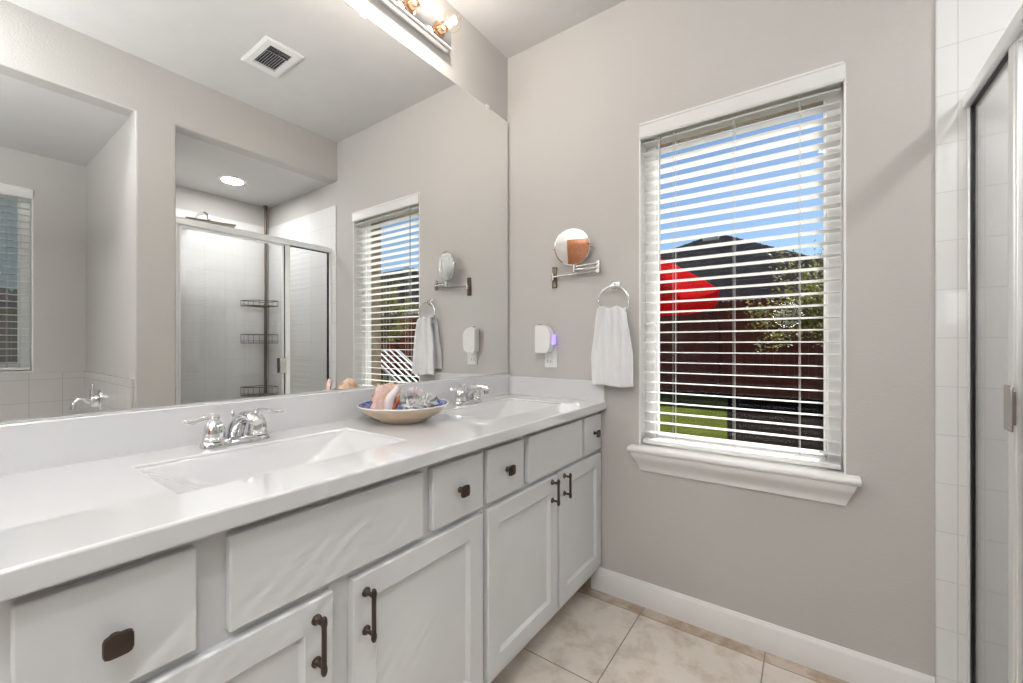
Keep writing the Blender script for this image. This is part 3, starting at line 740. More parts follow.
small('spiral_shell', 'dark navy spiral shell at the right end of the bowl', 'shell', B0 + Vector((0.040, 0.106, 0.066)), (1.2, 0.2, 0.8), 0.018, 'nshell', 3)
small('clam_shell', 'tall pale mauve fan shell upright in the middle of the bowl', 'shell', B0 + Vector((0.030, 0.028, 0.096)), (1.35, 0.2, 0.9), 0.036, 'mauve', 4, 'clam')
small('clam_shell', 'white fan shell leaning on the navy shell', 'shell', B0 + Vector((0.03, 0.085, 0.072)), (1.2, -0.3, 0.9), 0.026, 'coral', 5, 'clam')
small('spiral_shell', 'tan knobbed shell behind the conch, best seen in the mirror', 'shell', Vector((0.105, 0.958, zb + 0.100)), (0.7, 0.5, 2.2), 0.026, 'tan', 6)
# knobbly coral clusters and pebbly barnacles
def coral(loc, s, seed, label):
    r = random.Random(seed); mb = MB()
    ell(mb, loc, s * 0.8, s * 0.8, s * 0.5, 14, 8, bumpy=0.3)
    for k in range(26):
        a = r.uniform(0, 2 * PI); e = r.uniform(0.0, 1.25)
        d = Vector((math.cos(a) * math.cos(e), math.sin(a) * math.cos(e), math.sin(e)))
        p = Vector(loc); q = p + d * s * r.uniform(0.8, 1.25)
        mid = (p + q) / 2 + Vector((r.uniform(-1, 1), r.uniform(-1, 1), r.uniform(-1, 1))) * s * 0.1
        w_ = s * r.uniform(0.12, 0.2)
        mb.tube([p, mid, q, q + d * w_ * 0.6], [w_, w_ * 0.9, w_ * 1.05, w_ * 0.4], 8)
    return tag(obj('coral_piece', mb, 'coral', smooth=70), label, 'coral', 'coral pieces in the bowl')
coral(B0 + Vector((0.066, -0.032, 0.050)), 0.027, 1, 'grey white knobbly coral at the front of the bowl beside the conch lip')
coral(B0 + Vector((0.080, 0.016, 0.052)), 0.029, 2, 'grey white knobbly coral at the middle front of the bowl')
coral(B0 + Vector((0.055, 0.062, 0.052)), 0.029, 3, 'pale knobbly coral between the middle and the navy shell')
coral(B0 + Vector((-0.02, 0.040, 0.056)), 0.034, 4, 'taller pale coral at the back of the bowl by the backsplash')
coral(B0 + Vector((0.104, -0.022, 0.058)), 0.017, 5, 'smallest knob of coral right at the front rim of the bowl')

# ------------------------------------------------------------------ makeup mirror
mm = thing('makeup_mirror', 'round swing-arm makeup mirror mounted on the wall beside the window', 'mirror', (0.30, YB, 1.51))
mb = MB().box(0.285, 0.312, YB - 0.012, YB - 0.0005, 1.452, 1.560)
obj('wall_plate', mb, 'bronze2', mm, bevel=0.004, seg=3)
mb = MB(); mb.tube([(0.298, YB - 0.012, 1.506), (0.298, YB - 0.026, 1.506)], 0.008, 12); mb.tube([(0.298, YB - 0.026, 1.488), (0.298, YB - 0.026, 1.524)], 0.008, 14)
obj('hinge', mb, 'nickel', mm)
mb = MB(); mb.tube([(0.304, YB - 0.026, 1.506), (0.545, YB - 0.030, 1.513)], 0.0048, 10)
obj('arm', mb, 'nickel', mm)
mb = MB(); mb.box(0.538, 0.556, YB - 0.040, YB - 0.022, 1.500, 1.560)
obj('elbow', mb, 'nickel', mm, bevel=0.003)
mb = MB(); mb.tube([(0.547, YB - 0.040, 1.546), (0.44, YB - 0.056, 1.538)], 0.0048, 10); mb.tube([(0.547, YB - 0.040, 1.526), (0.44, YB - 0.056, 1.524)], 0.0048, 10)
obj('arm', mb, 'nickel', mm)
mc = Vector((0.427, 1.795, 1.632)); nrm = Vector((0.255, -0.96, -0.10)).normalized()
mb = MB(); mb.tube([(0.435, YB - 0.058, 1.515), (0.435, YB - 0.058, mc.z - 0.088)], 0.0055, 10)
mb.tube([(0.435, YB - 0.058, 1.512), (0.435, YB - 0.058, 1.548)], 0.009, 12)
obj('post', mb, 'nickel', mm)
rot = nrm.to_track_quat('Z', 'Y').to_matrix().to_4x4()
mb = MB(); mb.lathe([(0.082, -0.007), (0.087, -0.006), (0.089, 0.0), (0.087, 0.006), (0.082, 0.007), (0.0815, 0.004), (0.0815, -0.004)], mc, 56, mtx=rot, caps=False)
obj('rim', mb, 'chrome', mm)
g = MB()
prof = [(0.0, 0.0085)] + [(0.082 * k / 8, 0.0085 - 0.0022 * (k / 8) ** 2) for k in range(1, 9)] + [(0.082, -0.002)] + [(0.082 * k / 8, -0.004) for k in range(7, 0, -1)] + [(0, -0.004)]
g.lathe(prof, mc, 48, mtx=rot, caps=False)
obj('mirror_disc', g, 'mirror2', mm, smooth=30)
side = nrm.cross(Vector((0, 0, 1))).normalized()
for s_ in (-1, 1):
    mb = MB(); mb.tube([mc + side * s_ * 0.088, mc + side * s_ * 0.098], [0.006, 0.004], 10)
    obj('pivot_knob', mb, 'nickel', mm)

# ------------------------------------------------------------------ towel ring and towel
tr = thing('towel_ring', 'chrome towel ring on the wall left of the window', 'towel ring', (0.622, YB, 1.42))
obj('mount', MB().box(0.603, 0.643, YB - 0.010, YB - 0.0005, 1.414, 1.456), 'chrome', tr, bevel=0.004, seg=3)
mb = MB(); mb.tube([(0.623, YB - 0.010, 1.435), (0.623, YB - 0.034, 1.433)], [0.010, 0.008], 14); mb.lathe([(0.0, -0.012), (0.011, -0.010), (0.012, 0), (0.011, 0.010), (0, 0.012)], (0.623, YB - 0.036, 1.433), 18, mtx=Matrix.Rotation(PI / 2, 4, 'Y'), caps=False)
obj('post', mb, 'chrome', tr)
RC = Vector((0.622, YB - 0.036, 1.362))
obj('ring', MB().ring(RC, 0.0715, 0.0058, 'y', 64, 10), 'chrome', tr)
tw = MB(); nu, nv = 46, 70
def towelf(u, v):
    # v: 0 front bottom -> 0.5 over the ring -> 1 back bottom
    front = v < 0.53
    if front: t = v / 0.53; L0 = 0.978
    else: t = (1 - v) / 0.47; L0 = 1.012
    top = 1.332; z = L0 + (top - L0) * min(1, t * 1.04)
    drop = max(0, (top - z) / (top - 0.978))       # 0 at the top
    wid = 0.122 + 0.062 * min(1, drop * 1.7) ** 0.8 + 0.012 * drop
    if not front: wid *= 0.86
    e = u - 0.5
    x = 0.622 + e * wid + (0.006 if front else -0.022) * drop
    amp = 0.016 * (1 - 0.72 * drop)
    fold = amp * math.sin(u * 15 + 0.6) + 0.010 * (1 - 0.5 * drop) * math.sin(u * 31 + 1.3 * drop) + 0.004 * math.sin(u * 9 + z * 30)
    # central deep gather on the left, as if pinched through the ring
    pinch = -0.020 * math.exp(-((e + 0.28 - 0.10 * drop) / 0.055) ** 2) * math.exp(-drop * 2.6)
    gap = 0.022 + 0.004 * drop
    if t > 0.93: gap *= math.sqrt(max(0.0, 1 - ((t - 0.93) / 0.07) ** 2)) ; 
    z2 = z + (0.006 * math.sin(u * 12) if t > 0.9 else 0) + 0.004 * math.sin(u * 7) * (1 - t)
    y = RC.y + (-gap if front else gap * 0.9) + (-1 if front else 1) * (fold * (0.6 if front else 0.35) + (pinch if front else 0))
    y = min(y, YB - 0.007); y = max(y, RC.y - 0.06)
    if front and 0.16 < t < 0.24: y += 0.002     # woven band near the hem
    return (x, y, z2)
tw.grid(towelf, nu, nv)
tl = obj('hand_towel', tw, 'towel', smooth=80, solid=0.007, subsurf=1)
tag(tl, 'white terry hand towel hanging through the chrome ring beside the window', 'towel')

# ------------------------------------------------------------------ outlet and plug-in freshener
ol = thing('wall_outlet', 'white wall outlet plate above the side splash, behind the plug-in', 'outlet', (0.267, YB, 1.05))
obj('cover_plate', MB().box(0.240, 0.314, YB - 0.006, YB - 0.0005, 1.048, 1.164), 'plastic', ol, bevel=0.003, seg=2)
r1 = obj('receptacle', MB().box(0.250, 0.288, YB - 0.0085, YB - 0.006, 1.058, 1.100), 'plastic', ol, bevel=0.002)
obj('slots', MB().box(0.259, 0.2615, YB - 0.0092, YB - 0.0086, 1.074, 1.088).box(0.2765, 0.279, YB - 0.0092, YB - 0.0086, 1.074, 1.086), 'slotp', r1, smooth=0)
fr = thing('air_freshener', 'white plug-in air freshener with violet glow on the outlet', 'air freshener', (0.24, YB - 0.02, 1.118))
mb = MB(); x0, x1, z0, z1 = 0.212, 0.300, 1.122, 1.264
poly = [(x0, z0 + 0.008), (x0 + 0.006, z0), (x1 - 0.024, z0), (x1 - 0.006, z0 + 0.012), (x1, z0 + 0.030), (x1 + 0.002, z1 - 0.045), (x1 - 0.004, z1 - 0.026), (x1 - 0.022, z1 - 0.008), (x0 + 0.036, z1), (x0 + 0.006, z1 - 0.001), (x0, z1 - 0.008)]
mb.prism(poly, lambda a, b_, t: (a, t, b_), YB - 0.060, YB - 0.016)
obj('housing', mb, 'plastic', fr, bevel=0.008, seg=4)
obj('rear_plug', MB().box(0.235, 0.285, YB - 0.016, YB - 0.0065, 1.122, 1.160), 'plastic', fr, bevel=0.002)
obj('scent_cap', MB().lathe([(0.010, 0), (0.010, 0.004), (0.006, 0.006), (0.0, 0.006)], (0.232, YB - 0.038, 1.2635), 16), 'nickel', fr)
obj('night_light', MB().box(0.3025, 0.312, YB - 0.040, YB - 0.012, 1.165, 1.215), 'led', fr, bevel=0.003, label='small violet glowing lens')

# ------------------------------------------------------------------ ceiling vent
vt_ = thing('ceiling_vent', 'white rectangular air register set in the ceiling', 'vent', (1.065, 1.097, ZC - 0.014))
x0, x1, y0, y1 = 0.912, 1.218, 1.0, 1.196; ix0, ix1, iy0, iy1 = 0.960, 1.165, 1.040, 1.155
mb = MB(); zt, z_ = ZC - 0.0005, ZC - 0.013
b = mb.b
def rc(i, z, a=(x0, x1, y0, y1)): return [b.verts.new(p) for p in ((a[0] + i, a[2] + i, z), (a[1] - i, a[2] + i, z), (a[1] - i, a[3] - i, z), (a[0] + i, a[3] - i, z))]
inn = (ix0, ix1, iy0, iy1)
L = [rc(0, zt), rc(0.0, ZC - 0.008), rc(0.012, z_), rc(0, z_, inn), rc(0, zt, inn)]
for A_, B_ in zip(L, L[1:] ):
    for i in range(4): b.faces.new((A_[i], A_[(i + 1) % 4], B_[(i + 1) % 4], B_[i]))
obj('frame', mb, 'vent', vt_, smooth=0)
obj('duct_back', MB().box(ix0, ix1, iy0, iy1, ZC - 0.002, ZC - 0.0006), 'ventdark', vt_, smooth=0)
mb = MB()
for k in range(9):
    y = iy0 + 0.009 + k * (iy1 - iy0 - 0.016) / 8
    mb.box(-0.074, 0.074, -0.0028, 0.0028, -0.0004, 0.0004, Matrix.Translation((ix0 + 0.129, y, ZC - 0.0085)) @ Matrix.Rotation(math.radians(60), 4, 'X'))
obj('louvers', mb, 'vent', vt_, smooth=0)
mb = MB(); mb.box(ix0 + 0.048, ix0 + 0.053, iy0, iy1, ZC - 0.0125, ZC - 0.003)
for k in range(5): mb.box(ix0 + 0.004 + k * 0.009, ix0 + 0.006 + k * 0.009, iy0, iy1, ZC - 0.008, ZC - 0.006)
obj('side_louvers', mb, 'nickel', vt_, smooth=0)

# ------------------------------------------------------------------ shower
sh = thing('shower_enclosure', 'chrome framed glass shower enclosure standing on the tiled curb', 'shower enclosure', (1.755, 1.35, 0.106))
XS = 1.755; ys0, ys1 = 0.849, YB - 0.009
mb = MB(); mb.box(XS - 0.022, XS + 0.022, ys0, ys1, 1.888, 1.922); mb.box(XS - 0.014, XS + 0.014, ys0, ys1, 1.922, 1.930)
obj('header_rail', mb, 'alu', sh, bevel=0.005, seg=3)
obj('bottom_track', MB().box(XS - 0.022, XS + 0.022, ys0, ys1, 0.106, 0.132), 'alu', sh, bevel=0.003)
obj('wall_jamb', MB().box(XS - 0.012, XS + 0.012, ys1 - 0.010, ys1, 0.132, 1.888), 'alu', sh, bevel=0.003)
obj('wall_jamb', MB().box(XS - 0.018, XS + 0.018, ys0, ys0 + 0.02, 0.132, 1.888), 'alu', sh, bevel=0.003)
obj('stile', MB().box(XS - 0.010, XS + 0.012, 1.500, 1.534, 0.132, 1.888), 'alu', sh, bevel=0.004)
mb = MB(); a, b_ = 1.534, ys1 - 0.010
mb.box(XS - 0.007, XS + 0.007, b_ - 0.010, b_, 0.132, 1.888); mb.box(XS - 0.007, XS + 0.007, a, b_ - 0.010, 1.882, 1.888); mb.box(XS - 0.008, XS + 0.008, a, b_ - 0.01, 0.132, 0.142)
obj('gasket', mb, 'gasket', sh, smooth=0, label='black rubber gasket strip')
obj('fixed_panel', MB().box(XS - 0.0025, XS + 0.0025, a, b_ - 0.010, 0.142, 1.882), 'sglass', sh, smooth=0)
dg = obj('door', MB().box(XS - 0.0025, XS + 0.0025, 0.880, 1.484, 0.140, 1.876), 'sglass', sh, smooth=0)
mb = MB(); mb.box(XS - 0.010, XS + 0.010, 0.872, 0.884, 0.136, 1.880); mb.box(XS - 0.010, XS + 0.010, 1.480, 1.490, 0.136, 1.880); mb.box(XS - 0.006, XS + 0.006, 0.884, 1.480, 1.872, 1.884)
obj('door_frame', mb, 'alu', dg, bevel=0.002)
obj('gasket', MB().box(XS - 0.004, XS + 0.004, 1.4905, 1.4995, 0.136, 1.880), 'gasket', dg, smooth=0)
mb = MB(); mb.box(XS - 0.026, XS - 0.021, 1.455, 1.500, 0.962, 1.070); mb.box(XS - 0.021, XS - 0.010, 1.480, 1.488, 0.975, 1.057)
mb.box(XS + 0.021, XS + 0.026, 1.455, 1.500, 0.962, 1.070); mb.box(XS + 0.010, XS + 0.021, 1.480, 1.488, 0.975, 1.057)
obj('door_handle', mb, 'nickel', dg, bevel=0.002)

# corner pole caddy
cd = thing('shower_caddy', 'bronze tension pole caddy with wire baskets in the shower corner', 'caddy', (2.735, 1.80, 0.02))
px, py = 2.738, 1.806
mb = MB(); mb.tube([(px, py, 0.021), (px, py, 0.05)], [0.022, 0.014], 16); mb.tube([(px, py, 0.05), (px, py, 1.5)], 0.0125, 16); mb.tube([(px, py, 1.5), (px, py, 2.40)], 0.010, 16); mb.tube([(px, py, 2.40), (px, py, ZS - 0.001)], [0.012, 0.020], 16)
obj('pole', mb, 'bronze2', cd)
for z, solid_, h in ((1.510, False, 0.045), (1.180, False, 0.075), (0.715, True, 0.075)):
    mb = MB(); rq = 0.215
    def arc(zz, r=rq, n=14): return [(px + 0.025 - r * math.sin(PI / 2 * k / n) , py + 0.02 - r * math.cos(PI / 2 * k / n), zz) for k in range(n + 1)]
    for zz in (z, z + h): mb.tube(arc(zz), 0.0032, 8)
    if h > 0.06: mb.tube(arc(z + 0.018), 0.0024, 8)
    e0, e1 = (px + 0.025, py + 0.02 - rq), (px + 0.025 - rq, py + 0.02)
    for zz in (z, z + h):
        mb.tube([(e0[0], e0[1], zz), (px + 0.025, py + 0.02, zz), (e1[0], e1[1], zz)], 0.0032, 8)
    for k in range(0, 15, 2):
        p = arc(z)[k]; mb.tube([p, (p[0], p[1], z + h)], 0.0018, 6)
        mb.tube([p, (px + 0.02, py + 0.015, z)], 0.0016, 6)
    for r in (0.16, 0.11, 0.06): mb.tube(arc(z, r), 0.002, 6)
    mb.tube([(px - 0.016, py - 0.016, z - 0.012), (px - 0.016, py - 0.016, z + h * 0.6)], 0.006, 8)
    obj('wire_basket', mb, 'bronze2', cd)
    if solid_:
        mb = MB(); mb.prism([(px + 0.025, py + 0.02)] + [(p[0], p[1]) for p in arc(0)], lambda a_, c_, t: (a_, c_, t), z - 0.004, z + 0.001)
        obj('shelf_tray', mb, 'bronze2', cd, smooth=0)
# rain shower head
rs = thing('rain_shower_head', 'flat square rain shower head on a curved chrome arm over the shower', 'shower head', (2.42, 1.20, 2.05))
obj('arm_flange', MB().lathe([(0.028, 0), (0.026, 0.006), (0.012, 0.012)], (2.779, 1.25, 2.15), 24, mtx=Matrix.Rotation(-PI / 2, 4, 'Y')), 'chrome', rs)
mb = MB(); mb.tube([(2.77, 1.25, 2.15), (2.68, 1.245, 2.175), (2.58, 1.235, 2.185), (2.44, 1.235, 2.175), (2.37, 1.235, 2.14), (2.36, 1.235, 2.075)], 0.0105, 14)
obj('arm', mb, 'chrome', rs, smooth=60)
mb = MB(); mb.box(-0.15, 0.15, -0.15, 0.15, -0.006, 0.004, Matrix.Translation((2.36, 1.235, 2.066)) @ Matrix.Rotation(math.radians(12), 4, 'Z'))
obj('head_plate', mb, 'bronze2', rs, bevel=0.003)

# downlights
def downlight(name, x, y, z, energy, label, r=0.070, col=(1, 0.95, 0.88)):
    t = thing(name, label, 'light', (x, y, z - 0.008))
    obj('trim_ring', MB().lathe([(r, -0.001), (r + 0.004, -0.007), (r + 0.018, -0.004), (r + 0.020, -0.0005)], (x, y, z), 40, caps=False), 'trim', t)
    obj('lens', MB().lathe([(0, -0.004), (r - 0.001, -0.004), (r - 0.001, -0.001), (0, -0.001)], (x, y, z), 40, caps=False), 'diffuser', t)
    l = add_light('downlight_lamp', 'AREA', (x, y, z - 0.012), energy, col, r * 2, shape='DISK')
    return t
downlight('recessed_light', 2.30, 1.37, ZS, 8, 'round recessed light glowing in the shower ceiling', col=(0.99, 0.99, 1))
downlight('recessed_light', 2.30, -0.25, ZS + 0.01, 0.8, 'round recessed fill light added over the bathtub, outside the frame')  # added fill light over the tub, never in view
downlight('recessed_light', 1.50, -0.25, ZC, 10, 'round recessed fill light added unseen in the ceiling beside the tub opening', r=0.10, col=(0.97, 0.985, 1))  # added fill light for the main room, out of view
# added fill lamp, unseen behind the camera: ceiling uplight and glowing globe
fl_ = thing('fill_lamp', 'added bronze uplight fill lamp, unseen behind the camera', 'lamp', (1.18, -1.15, 0))
obj('base', MB().lathe([(0.13, 0.0005), (0.13, 0.012), (0.10, 0.022), (0.02, 0.03)], (1.18, -1.15, 0), 32), 'bronze', fl_)
obj('pole', MB().lathe([(0.012, 0.03), (0.012, 1.70)], (1.18, -1.15, 0), 16), 'bronze', fl_)
obj('shade', MB().lathe([(0.0, 1.70), (0.05, 1.705), (0.12, 1.74), (0.165, 1.80), (0.16, 1.80), (0.115, 1.745), (0.05, 1.712), (0, 1.708)], (1.18, -1.15, 0), 40, caps=False), 'bronze2', fl_)
obj('fill_globe', MB().lathe([(0.03, 1.36), (0.09, 1.39), (0.12, 1.46), (0.09, 1.54), (0.03, 1.57)], (1.18, -1.15, 0), 32), 'globe', fl_)
add_light('fill_uplight', 'AREA', (1.18, -1.15, 1.79), 80, (0.965, 0.985, 1), 0.24, rot=(PI, 0, 0), shape='DISK')
add_light('fill_globe_light', 'POINT', (1.18, -1.15, 1.465), 17, (0.965, 0.985, 1), 0.13)

# ------------------------------------------------------------------ bathtub alcove
tb = thing('bathtub', 'white drop-in bathtub in a tiled surround under the blind-covered window', 'bathtub', (2.28, -0.15, 0))
mb = MB(); mb.box(1.70, 1.72, -0.949, 0.649, 0, 0.52)
obj('apron_tile', mb, 'tub_yz', tb, smooth=0)
mb = MB(); b = mb.b
def rr2(x0, x1, y0, y1, z, r):
    out = []
    for cx, cy, a0 in ((x1 - r, y1 - r, 0), (x0 + r, y1 - r, 90), (x0 + r, y0 + r, 180), (x1 - r, y0 + r, 270)):
        for k in range(7):
            a = math.radians(a0 + k * 15); out.append(b.verts.new((cx + r * math.cos(a), cy + r * math.sin(a), z)))
    return out
L = [rr2(1.70, 2.888, -0.948, 0.648, 0.52, 0.004), rr2(1.70, 2.888, -0.948, 0.648, 0.548, 0.004), rr2(1.80, 2.80, -0.85, 0.52, 0.550, 0.12), rr2(1.83, 2.77, -0.82, 0.49, 0.53, 0.12), rr2(1.90, 2.70, -0.72, 0.42, 0.16, 0.15), rr2(2.0, 2.6, -0.6, 0.32, 0.13, 0.12)]
for A_, B_ in zip(L, L[1:]):
    n = len(A_)
    for k in range(n): b.faces.new((A_[k], A_[(k + 1) % n], B_[(k + 1) % n], B_[k]))
b.faces.new(L[-1])
obj('tub_shell', mb, 'vinyl', tb, smooth=50)
tf = thing('tub_faucet', 'chrome wall-mounted tub faucet with upright lever over the bathtub', 'faucet', (2.40, 0.65, 0.720))
rx_ = Matrix.Rotation(PI / 2, 4, 'X')
mb = MB(); mb.lathe([(0.034, 0), (0.033, 0.006), (0.022, 0.012), (0.020, 0.04), (0.016, 0.046), (0, 0.048)], (2.40, 0.6495, 0.805), 28, mtx=rx_, caps=False)
for v in mb.b.verts: v.co.z = 0.805 + (v.co.z - 0.805) * 1.9
obj('escutcheon', mb, 'chrome', tf)
mb = MB(); mb.tube([(2.40, 0.605, 0.800), (2.40, 0.575, 0.822), (2.40, 0.550, 0.820), (2.40, 0.530, 0.795), (2.40, 0.525, 0.760)], [0.018, 0.016, 0.015, 0.015, 0.014], 14)
obj('spout', mb, 'chrome', tf, smooth=60)
mb = MB(); mb.tube([(2.40, 0.615, 0.830), (2.40, 0.612, 0.870), (2.40, 0.618, 0.912)], [0.016, 0.014, 0.010], 12)
obj('lever', mb, 'chrome', tf, smooth=60)
win2 = window_unit('window_2', lambda a, d_, z: (XA + d_, a, z), AW0, AW1, AZ0, AZ1, 0.12)
b2 = thing('window_blind', 'white slat blind over the bathtub window, seen at the left of the mirror', 'blind', (XA + 0.03, -0.04, 1.0))
blind(b2, lambda a, d_, z: (XA + d_, a, z), AW0 + 0.004, AW1 - 0.004, AZ1 - 0.006, AZ0 + 0.012, 0.0445, (-0.35, -0.05, 0.30), None)

# ------------------------------------------------------------------ outdoors
struct('ground', MB().box(-40, 60, 2.09, 60, -0.14, -0.10).box(3.02, 60, -30, 2.09, -0.14, -0.10), 'grass', smooth=0)
GZ = -0.10
def groundf(u, v):
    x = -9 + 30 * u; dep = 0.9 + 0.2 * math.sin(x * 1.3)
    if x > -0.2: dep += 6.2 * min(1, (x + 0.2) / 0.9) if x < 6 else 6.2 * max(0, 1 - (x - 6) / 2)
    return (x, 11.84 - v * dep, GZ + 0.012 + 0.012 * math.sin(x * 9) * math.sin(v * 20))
mu = MB(); mu.grid(groundf, 160, 24)  # dark sheet along the fence, widened towards the small tree
tag(obj('dark_ground_strip', mu, 'dark_ground'), 'dark ground along the foot of the brown fence, wider by the small tree', 'dark_ground', kind='stuff')
def fence(name, label, fn, length, h, m, nb, gap=0.0012):
    root = thing(name, label, 'fence', fn(length / 2, 0, GZ))
    bay = length / nb
    for i in range(nb):
        mb = MB(); bw = 0.14; k = 0
        nbd = round(bay / bw); bw = bay / nbd
        while k < nbd:
            a0 = i * bay + k * bw; top = h + R.uniform(-0.015, 0.015)
            mb.prism([(a0 + gap, GZ + 0.001), (a0 + bw - gap, GZ + 0.001), (a0 + bw - gap, GZ + top - 0.03), (a0 + bw - 0.03, GZ + top), (a0 + 0.03, GZ + top), (a0 + gap, GZ + top - 0.03)], lambda a, c_, t: fn(a, t, c_), 0.0, 0.018); k += 1
        obj('board_panel', mb, m, root, smooth=0)
        ra = MB()
        for z in (0.35, h * 0.5, h - 0.3):
            ra.prism([(i * bay, GZ + z), (i * bay + bay, GZ + z), (i * bay + bay, GZ + z + 0.09), (i * bay, GZ + z + 0.09)], lambda a, c_, t: fn(a, t, c_), -0.04, -0.001)
        obj('rail', ra, m, root, smooth=0)
    for i in range(nb + 1):
        pm = MB(); pm.prism([(i * bay - 0.045, GZ), (i * bay + 0.045, GZ), (i * bay + 0.045, GZ + h + 0.03), (i * bay - 0.045, GZ + h + 0.03)], lambda a, c_, t: fn(a, t, c_), -0.13, -0.041)
        obj('post', pm, m, root, smooth=0)
fence('privacy_fence', 'dark brown board fence across the far end of the lawn', lambda a, d_, z: (-9 + a, 12.0 + d_, z), 30.8, 2.40, 'fence', 11)
fence('side_fence', 'board fence coloured pale for hazy light, seen through the bathtub window', lambda a, d_, z: (7.0 + d_, -5 + a, z), 7.0, 1.98, 'fence2', 3)

def house(label, x0, x1, y0, y1, ez, rz, rx0, rx1, ry, grp=None):
    h = thing('neighbor_house', label, 'house', ((x0 + x1) / 2, (y0 + y1) / 2, GZ))
    obj('wall', MB().box(x0 + 0.4, x1 - 0.4, y0 + 0.4, y1 - 0.4, GZ, ez), 'housew', h, smooth=0)
    mb = MB(); b = mb.b
    P = [(x0, y0, ez), (x1, y0, ez), (x1, y1, ez), (x0, y1, ez), (rx0, ry, rz), (rx1, ry, rz)]
    v = [b.verts.new(p) for p in P]
    for f in ((0, 1, 5, 4), (1, 2, 5), (2, 3, 4, 5), (3, 0, 4), (0, 3, 2, 1)): b.faces.new([v[i] for i in f])
    obj('roof', mb, 'shingle', h, smooth=0)
    # raised shingle courses so the rows read
    cs = MB(); n = 26
    for k in range(1, n):
        t = k / n; a = [x0 + (rx0 - x0) * t, x1 + (rx1 - x1) * t]; y = y0 + (ry - y0) * t; z = ez + (rz - ez) * t
        cs.box(a[0], a[1], y - 0.01, y + 0.03, z, z + 0.028)
    obj('shingle_courses', cs, 'shingle', h, smooth=0)
    obj('fascia', MB().box(x0, x1, y0 - 0.03, y0, ez - 0.18, ez + 0.02), 'trim', h, smooth=0)
    vb = MB(); vb.box(rx0 + 0.1, rx0 + 0.8, ry - 0.35, ry - 0.05, rz - 0.22, rz + 0.04)
    obj('roof_vent', vb, 'vent', h, bevel=0.03, label='pale metal ridge vent')
house('dark hip-roofed house beyond the fence, straight outside the window', -12.6, 4.6, 18.0, 26.0, 2.9, 6.36, -2.9, -1.8, 22.0)
house('dark hip-roofed house far right, seen only in the mirror', 15.0, 33.0, 17.0, 26.0, 3.2, 6.9, 22.6, 26.0, 21.0)

nh = thing('neighbor_house', 'pale grey sided house beyond the pale side fence, outside the bathtub window', 'house', (14.0, 0.0, GZ))
obj('wall', MB().box(11.0, 18.0, -6.0, 4.6, GZ, 5.2), 'palewall', nh, smooth=0)
mb = MB(); mb.prism([(10.5, 5.2), (18.5, 5.2), (14.5, 7.2)], lambda a, b_, t: (a, t, b_), -6.4, 5.0); obj('roof', mb, 'shingle', nh, smooth=0)
wm = MB().box(10.96, 11.0, -1.6, -0.6, 1.0, 2.4); obj('window', wm, 'trim', nh, bevel=0.01)
def tree(name, label, c, rad, nleaf, seed, base, lsize=0.045):
    r = random.Random(seed); t = thing(name, label, 'tree', base)
    mb = MB(); br = MB(); base = Vector(base); c = Vector(c)
    tips = []
    br.tube([base, base.lerp(c, 0.5) + Vector((0.03, 0, 0)), c], [0.05, 0.035, 0.02], 8)
    for k in range(46):
        while True:
            d = Vector((r.uniform(-1, 1), r.uniform(-1, 1), r.uniform(-1, 1)))
            if 0.35 < d.length < 1: break
        p = c + Vector((d.x * rad[0], d.y * rad[1], d.z * rad[2]))
        s_ = base.lerp(c, r.uniform(0.55, 1))
        br.tube([s_, s_.lerp(p, 0.5) + Vector((0, 0, 0.05)), p], [0.014, 0.009, 0.004], 5)
        tips.append((s_, p))
    for k in range(nleaf):
        s_, p = tips[r.randrange(len(tips))]
        q = s_.lerp(p, 0.45 + 0.6 * r.random()) + Vector((r.gauss(0, 0.08), r.gauss(0, 0.08), r.gauss(0, 0.07)))
        a, e = r.uniform(0, 2 * PI), r.uniform(-0.6, 0.9); d = Vector((math.cos(a) * math.cos(e), math.sin(a) * math.cos(e), math.sin(e)))
        sd = d.cross(Vector((r.uniform(-1, 1), r.uniform(-1, 1), 1))).normalized(); ls = lsize * r.uniform(0.7, 1.3)
        v = [mb.b.verts.new(q), mb.b.verts.new(q + d * ls * 0.5 + sd * ls * 0.28), mb.b.verts.new(q + d * ls), mb.b.verts.new(q + d * ls * 0.5 - sd * ls * 0.28)]
        mb.b.faces.new(v)
    obj('foliage', mb, 'leaf', t, smooth=0); obj('trunk', br, 'bark', t)
tree('small_tree', 'loose yellow-green small tree at the right side of the window view', (1.80, 7.0, 1.80), (1.25, 0.9, 1.0), 15000, 3, (1.9, 7.1, GZ))
tree('small_tree', 'yellow-green tree near the far fence, seen only in the mirror', (10.6, 9.2, 2.3), (1.5, 1.2, 1.3), 5200, 5, (10.6, 9.2, GZ), 0.08)

# red patio umbrella
um = thing('patio_umbrella', 'tilted red patio umbrella open outside the left of the window', 'umbrella', (-0.80, 5.74, GZ))
uc = Vector((-0.62, 5.5, 2.42)); tilt = Euler((math.radians(16), math.radians(10), math.radians(8))).to_matrix()
RU = 1.17; HU = 0.38
mb = MB(); b = mb.b; nrib = 8; per = 6; rings = []
for j in range(7):
    k = j / 6; ring = []
    for i in range(nrib * per):
        a = 2 * PI * i / (nrib * per); fr_ = (i % per) / per
        sag = 1 - 0.06 * math.sin(PI * fr_)
        rr_ = RU * k * sag; z = -HU * (0.30 * k + 0.70 * k * k) - 0.03 * k * math.sin(PI * fr_)
        ring.append(b.verts.new(uc + tilt @ Vector((rr_ * math.cos(a), rr_ * math.sin(a), z))))
        if j == 0: break
    rings.append(ring)
val = [b.verts.new(v.co + tilt @ Vector((0, 0, -0.20))) for v in rings[-1]]
rings.append(val); n = nrib * per
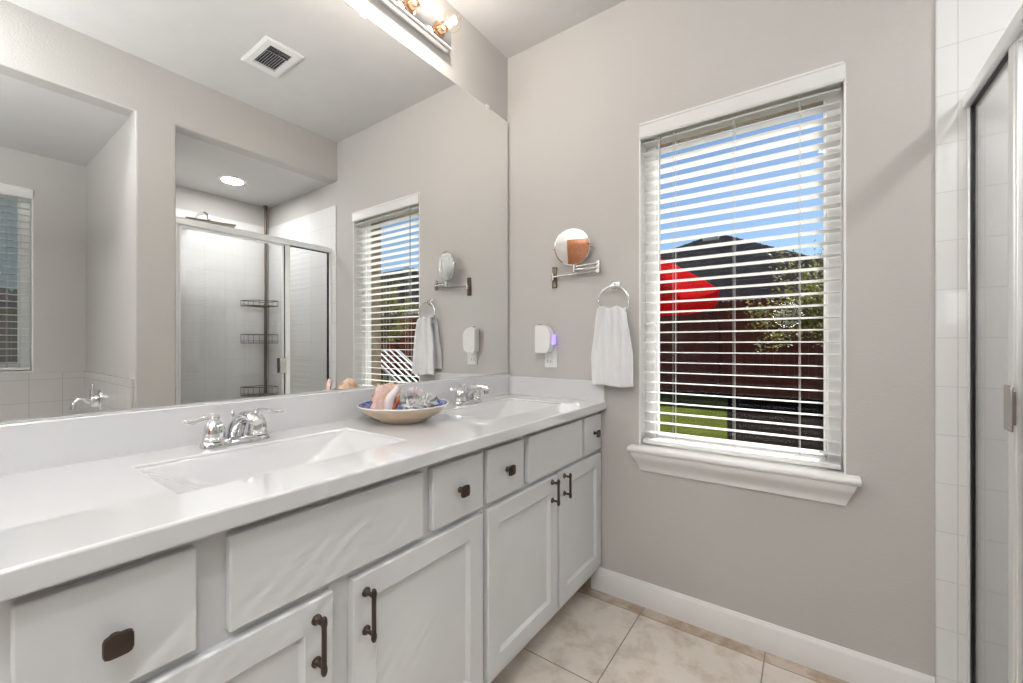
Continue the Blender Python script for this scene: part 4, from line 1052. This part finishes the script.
for A_, B_ in zip(rings, rings[1:]):
    for i in range(n):
        j = (i + 1) % n
        if len(A_) == 1: b.faces.new((A_[0], B_[i], B_[j]))
        else: b.faces.new((A_[i], A_[j], B_[j], B_[i]))
obj('canopy', mb, 'red', um, smooth=25)
rb = MB()
for i in range(nrib):
    a = 2 * PI * i / nrib
    pts = [uc + tilt @ Vector((RU * k * 0.99 * math.cos(a), RU * k * 0.99 * math.sin(a), -HU * (0.30 * k + 0.70 * k * k) - 0.02)) for k in (0.02, 0.35, 0.7, 1.0)]
    rb.tube(pts, 0.009, 6)
    rb.tube([uc + tilt @ Vector((0.03 * math.cos(a), 0.03 * math.sin(a), -0.62)), pts[2]], 0.007, 6)
obj('ribs', rb, 'alu', um)
mb = MB(); mb.tube([uc + tilt @ Vector((0, 0, 0.06)), uc + tilt @ Vector((0, 0, -0.75)), (-0.80, 5.74, 1.2), (-0.80, 5.74, GZ + 0.06)], 0.02, 12)
obj('pole', mb, 'bronze2', um)
obj('base', MB().lathe([(0.26, 0), (0.26, 0.03), (0.20, 0.06), (0.05, 0.08), (0.03, 0.14)], (-0.80, 5.74, GZ + 0.001), 28), 'bronze', um)

# white strap lounge chair (reflected in the mirror through the blind)
lc = thing('patio_lounge', 'white strap patio lounge outside, seen through the blind in the mirror', 'lounge chair', (4.2, 4.6, GZ))
P0 = Vector((4.62, 4.5, 1.06)); P1 = Vector((3.55, 4.5, 0.42)); P2 = Vector((2.9, 4.5, 0.38))
fm = MB()
for y in (4.2, 4.86): fm.tube([(P0.x, y, P0.z), (P1.x, y, P1.z), (P2.x, y, P2.z)], 0.022, 10)
fm.tube([(P0.x, 4.2, P0.z), (P0.x, 4.86, P0.z)], 0.022, 10); fm.tube([(P2.x, 4.2, P2.z), (P2.x, 4.86, P2.z)], 0.022, 10)
obj('frame', fm, 'lounge', lc)
st = MB()
for i in range(5):
    y = 4.27 + i * 0.125
    st.box(P1.x, P1.x + (P0 - P1).length, y, y + 0.035, -0.004, 0.004)
    vs = list(st.b.verts)[-8:]
    bmesh.ops.transform(st.b, matrix=Matrix.Translation(P1) @ Matrix.Rotation(-math.atan2(P0.z - P1.z, P0.x - P1.x), 4, 'Y') @ Matrix.Translation(-Vector((P1.x, 0, 0))) @ Matrix.Translation(Vector((0, 0, 0.02))), verts=vs)
    for v in vs: v.co.y -= 4.5
    st.box(P2.x, P1.x, y, y + 0.035, P2.z + 0.02, P2.z + 0.028)
obj('straps', st, 'lounge', lc, smooth=0)
for x, y in ((3.0, 4.2), (3.0, 4.86), (4.0, 4.2), (4.0, 4.86)):
    ztop = 0.38 if x < 3.5 else 0.69
    obj('leg', MB().tube([(x, y, ztop), (x + 0.02, y, GZ + 0.001)], 0.018, 10), 'lounge', lc)
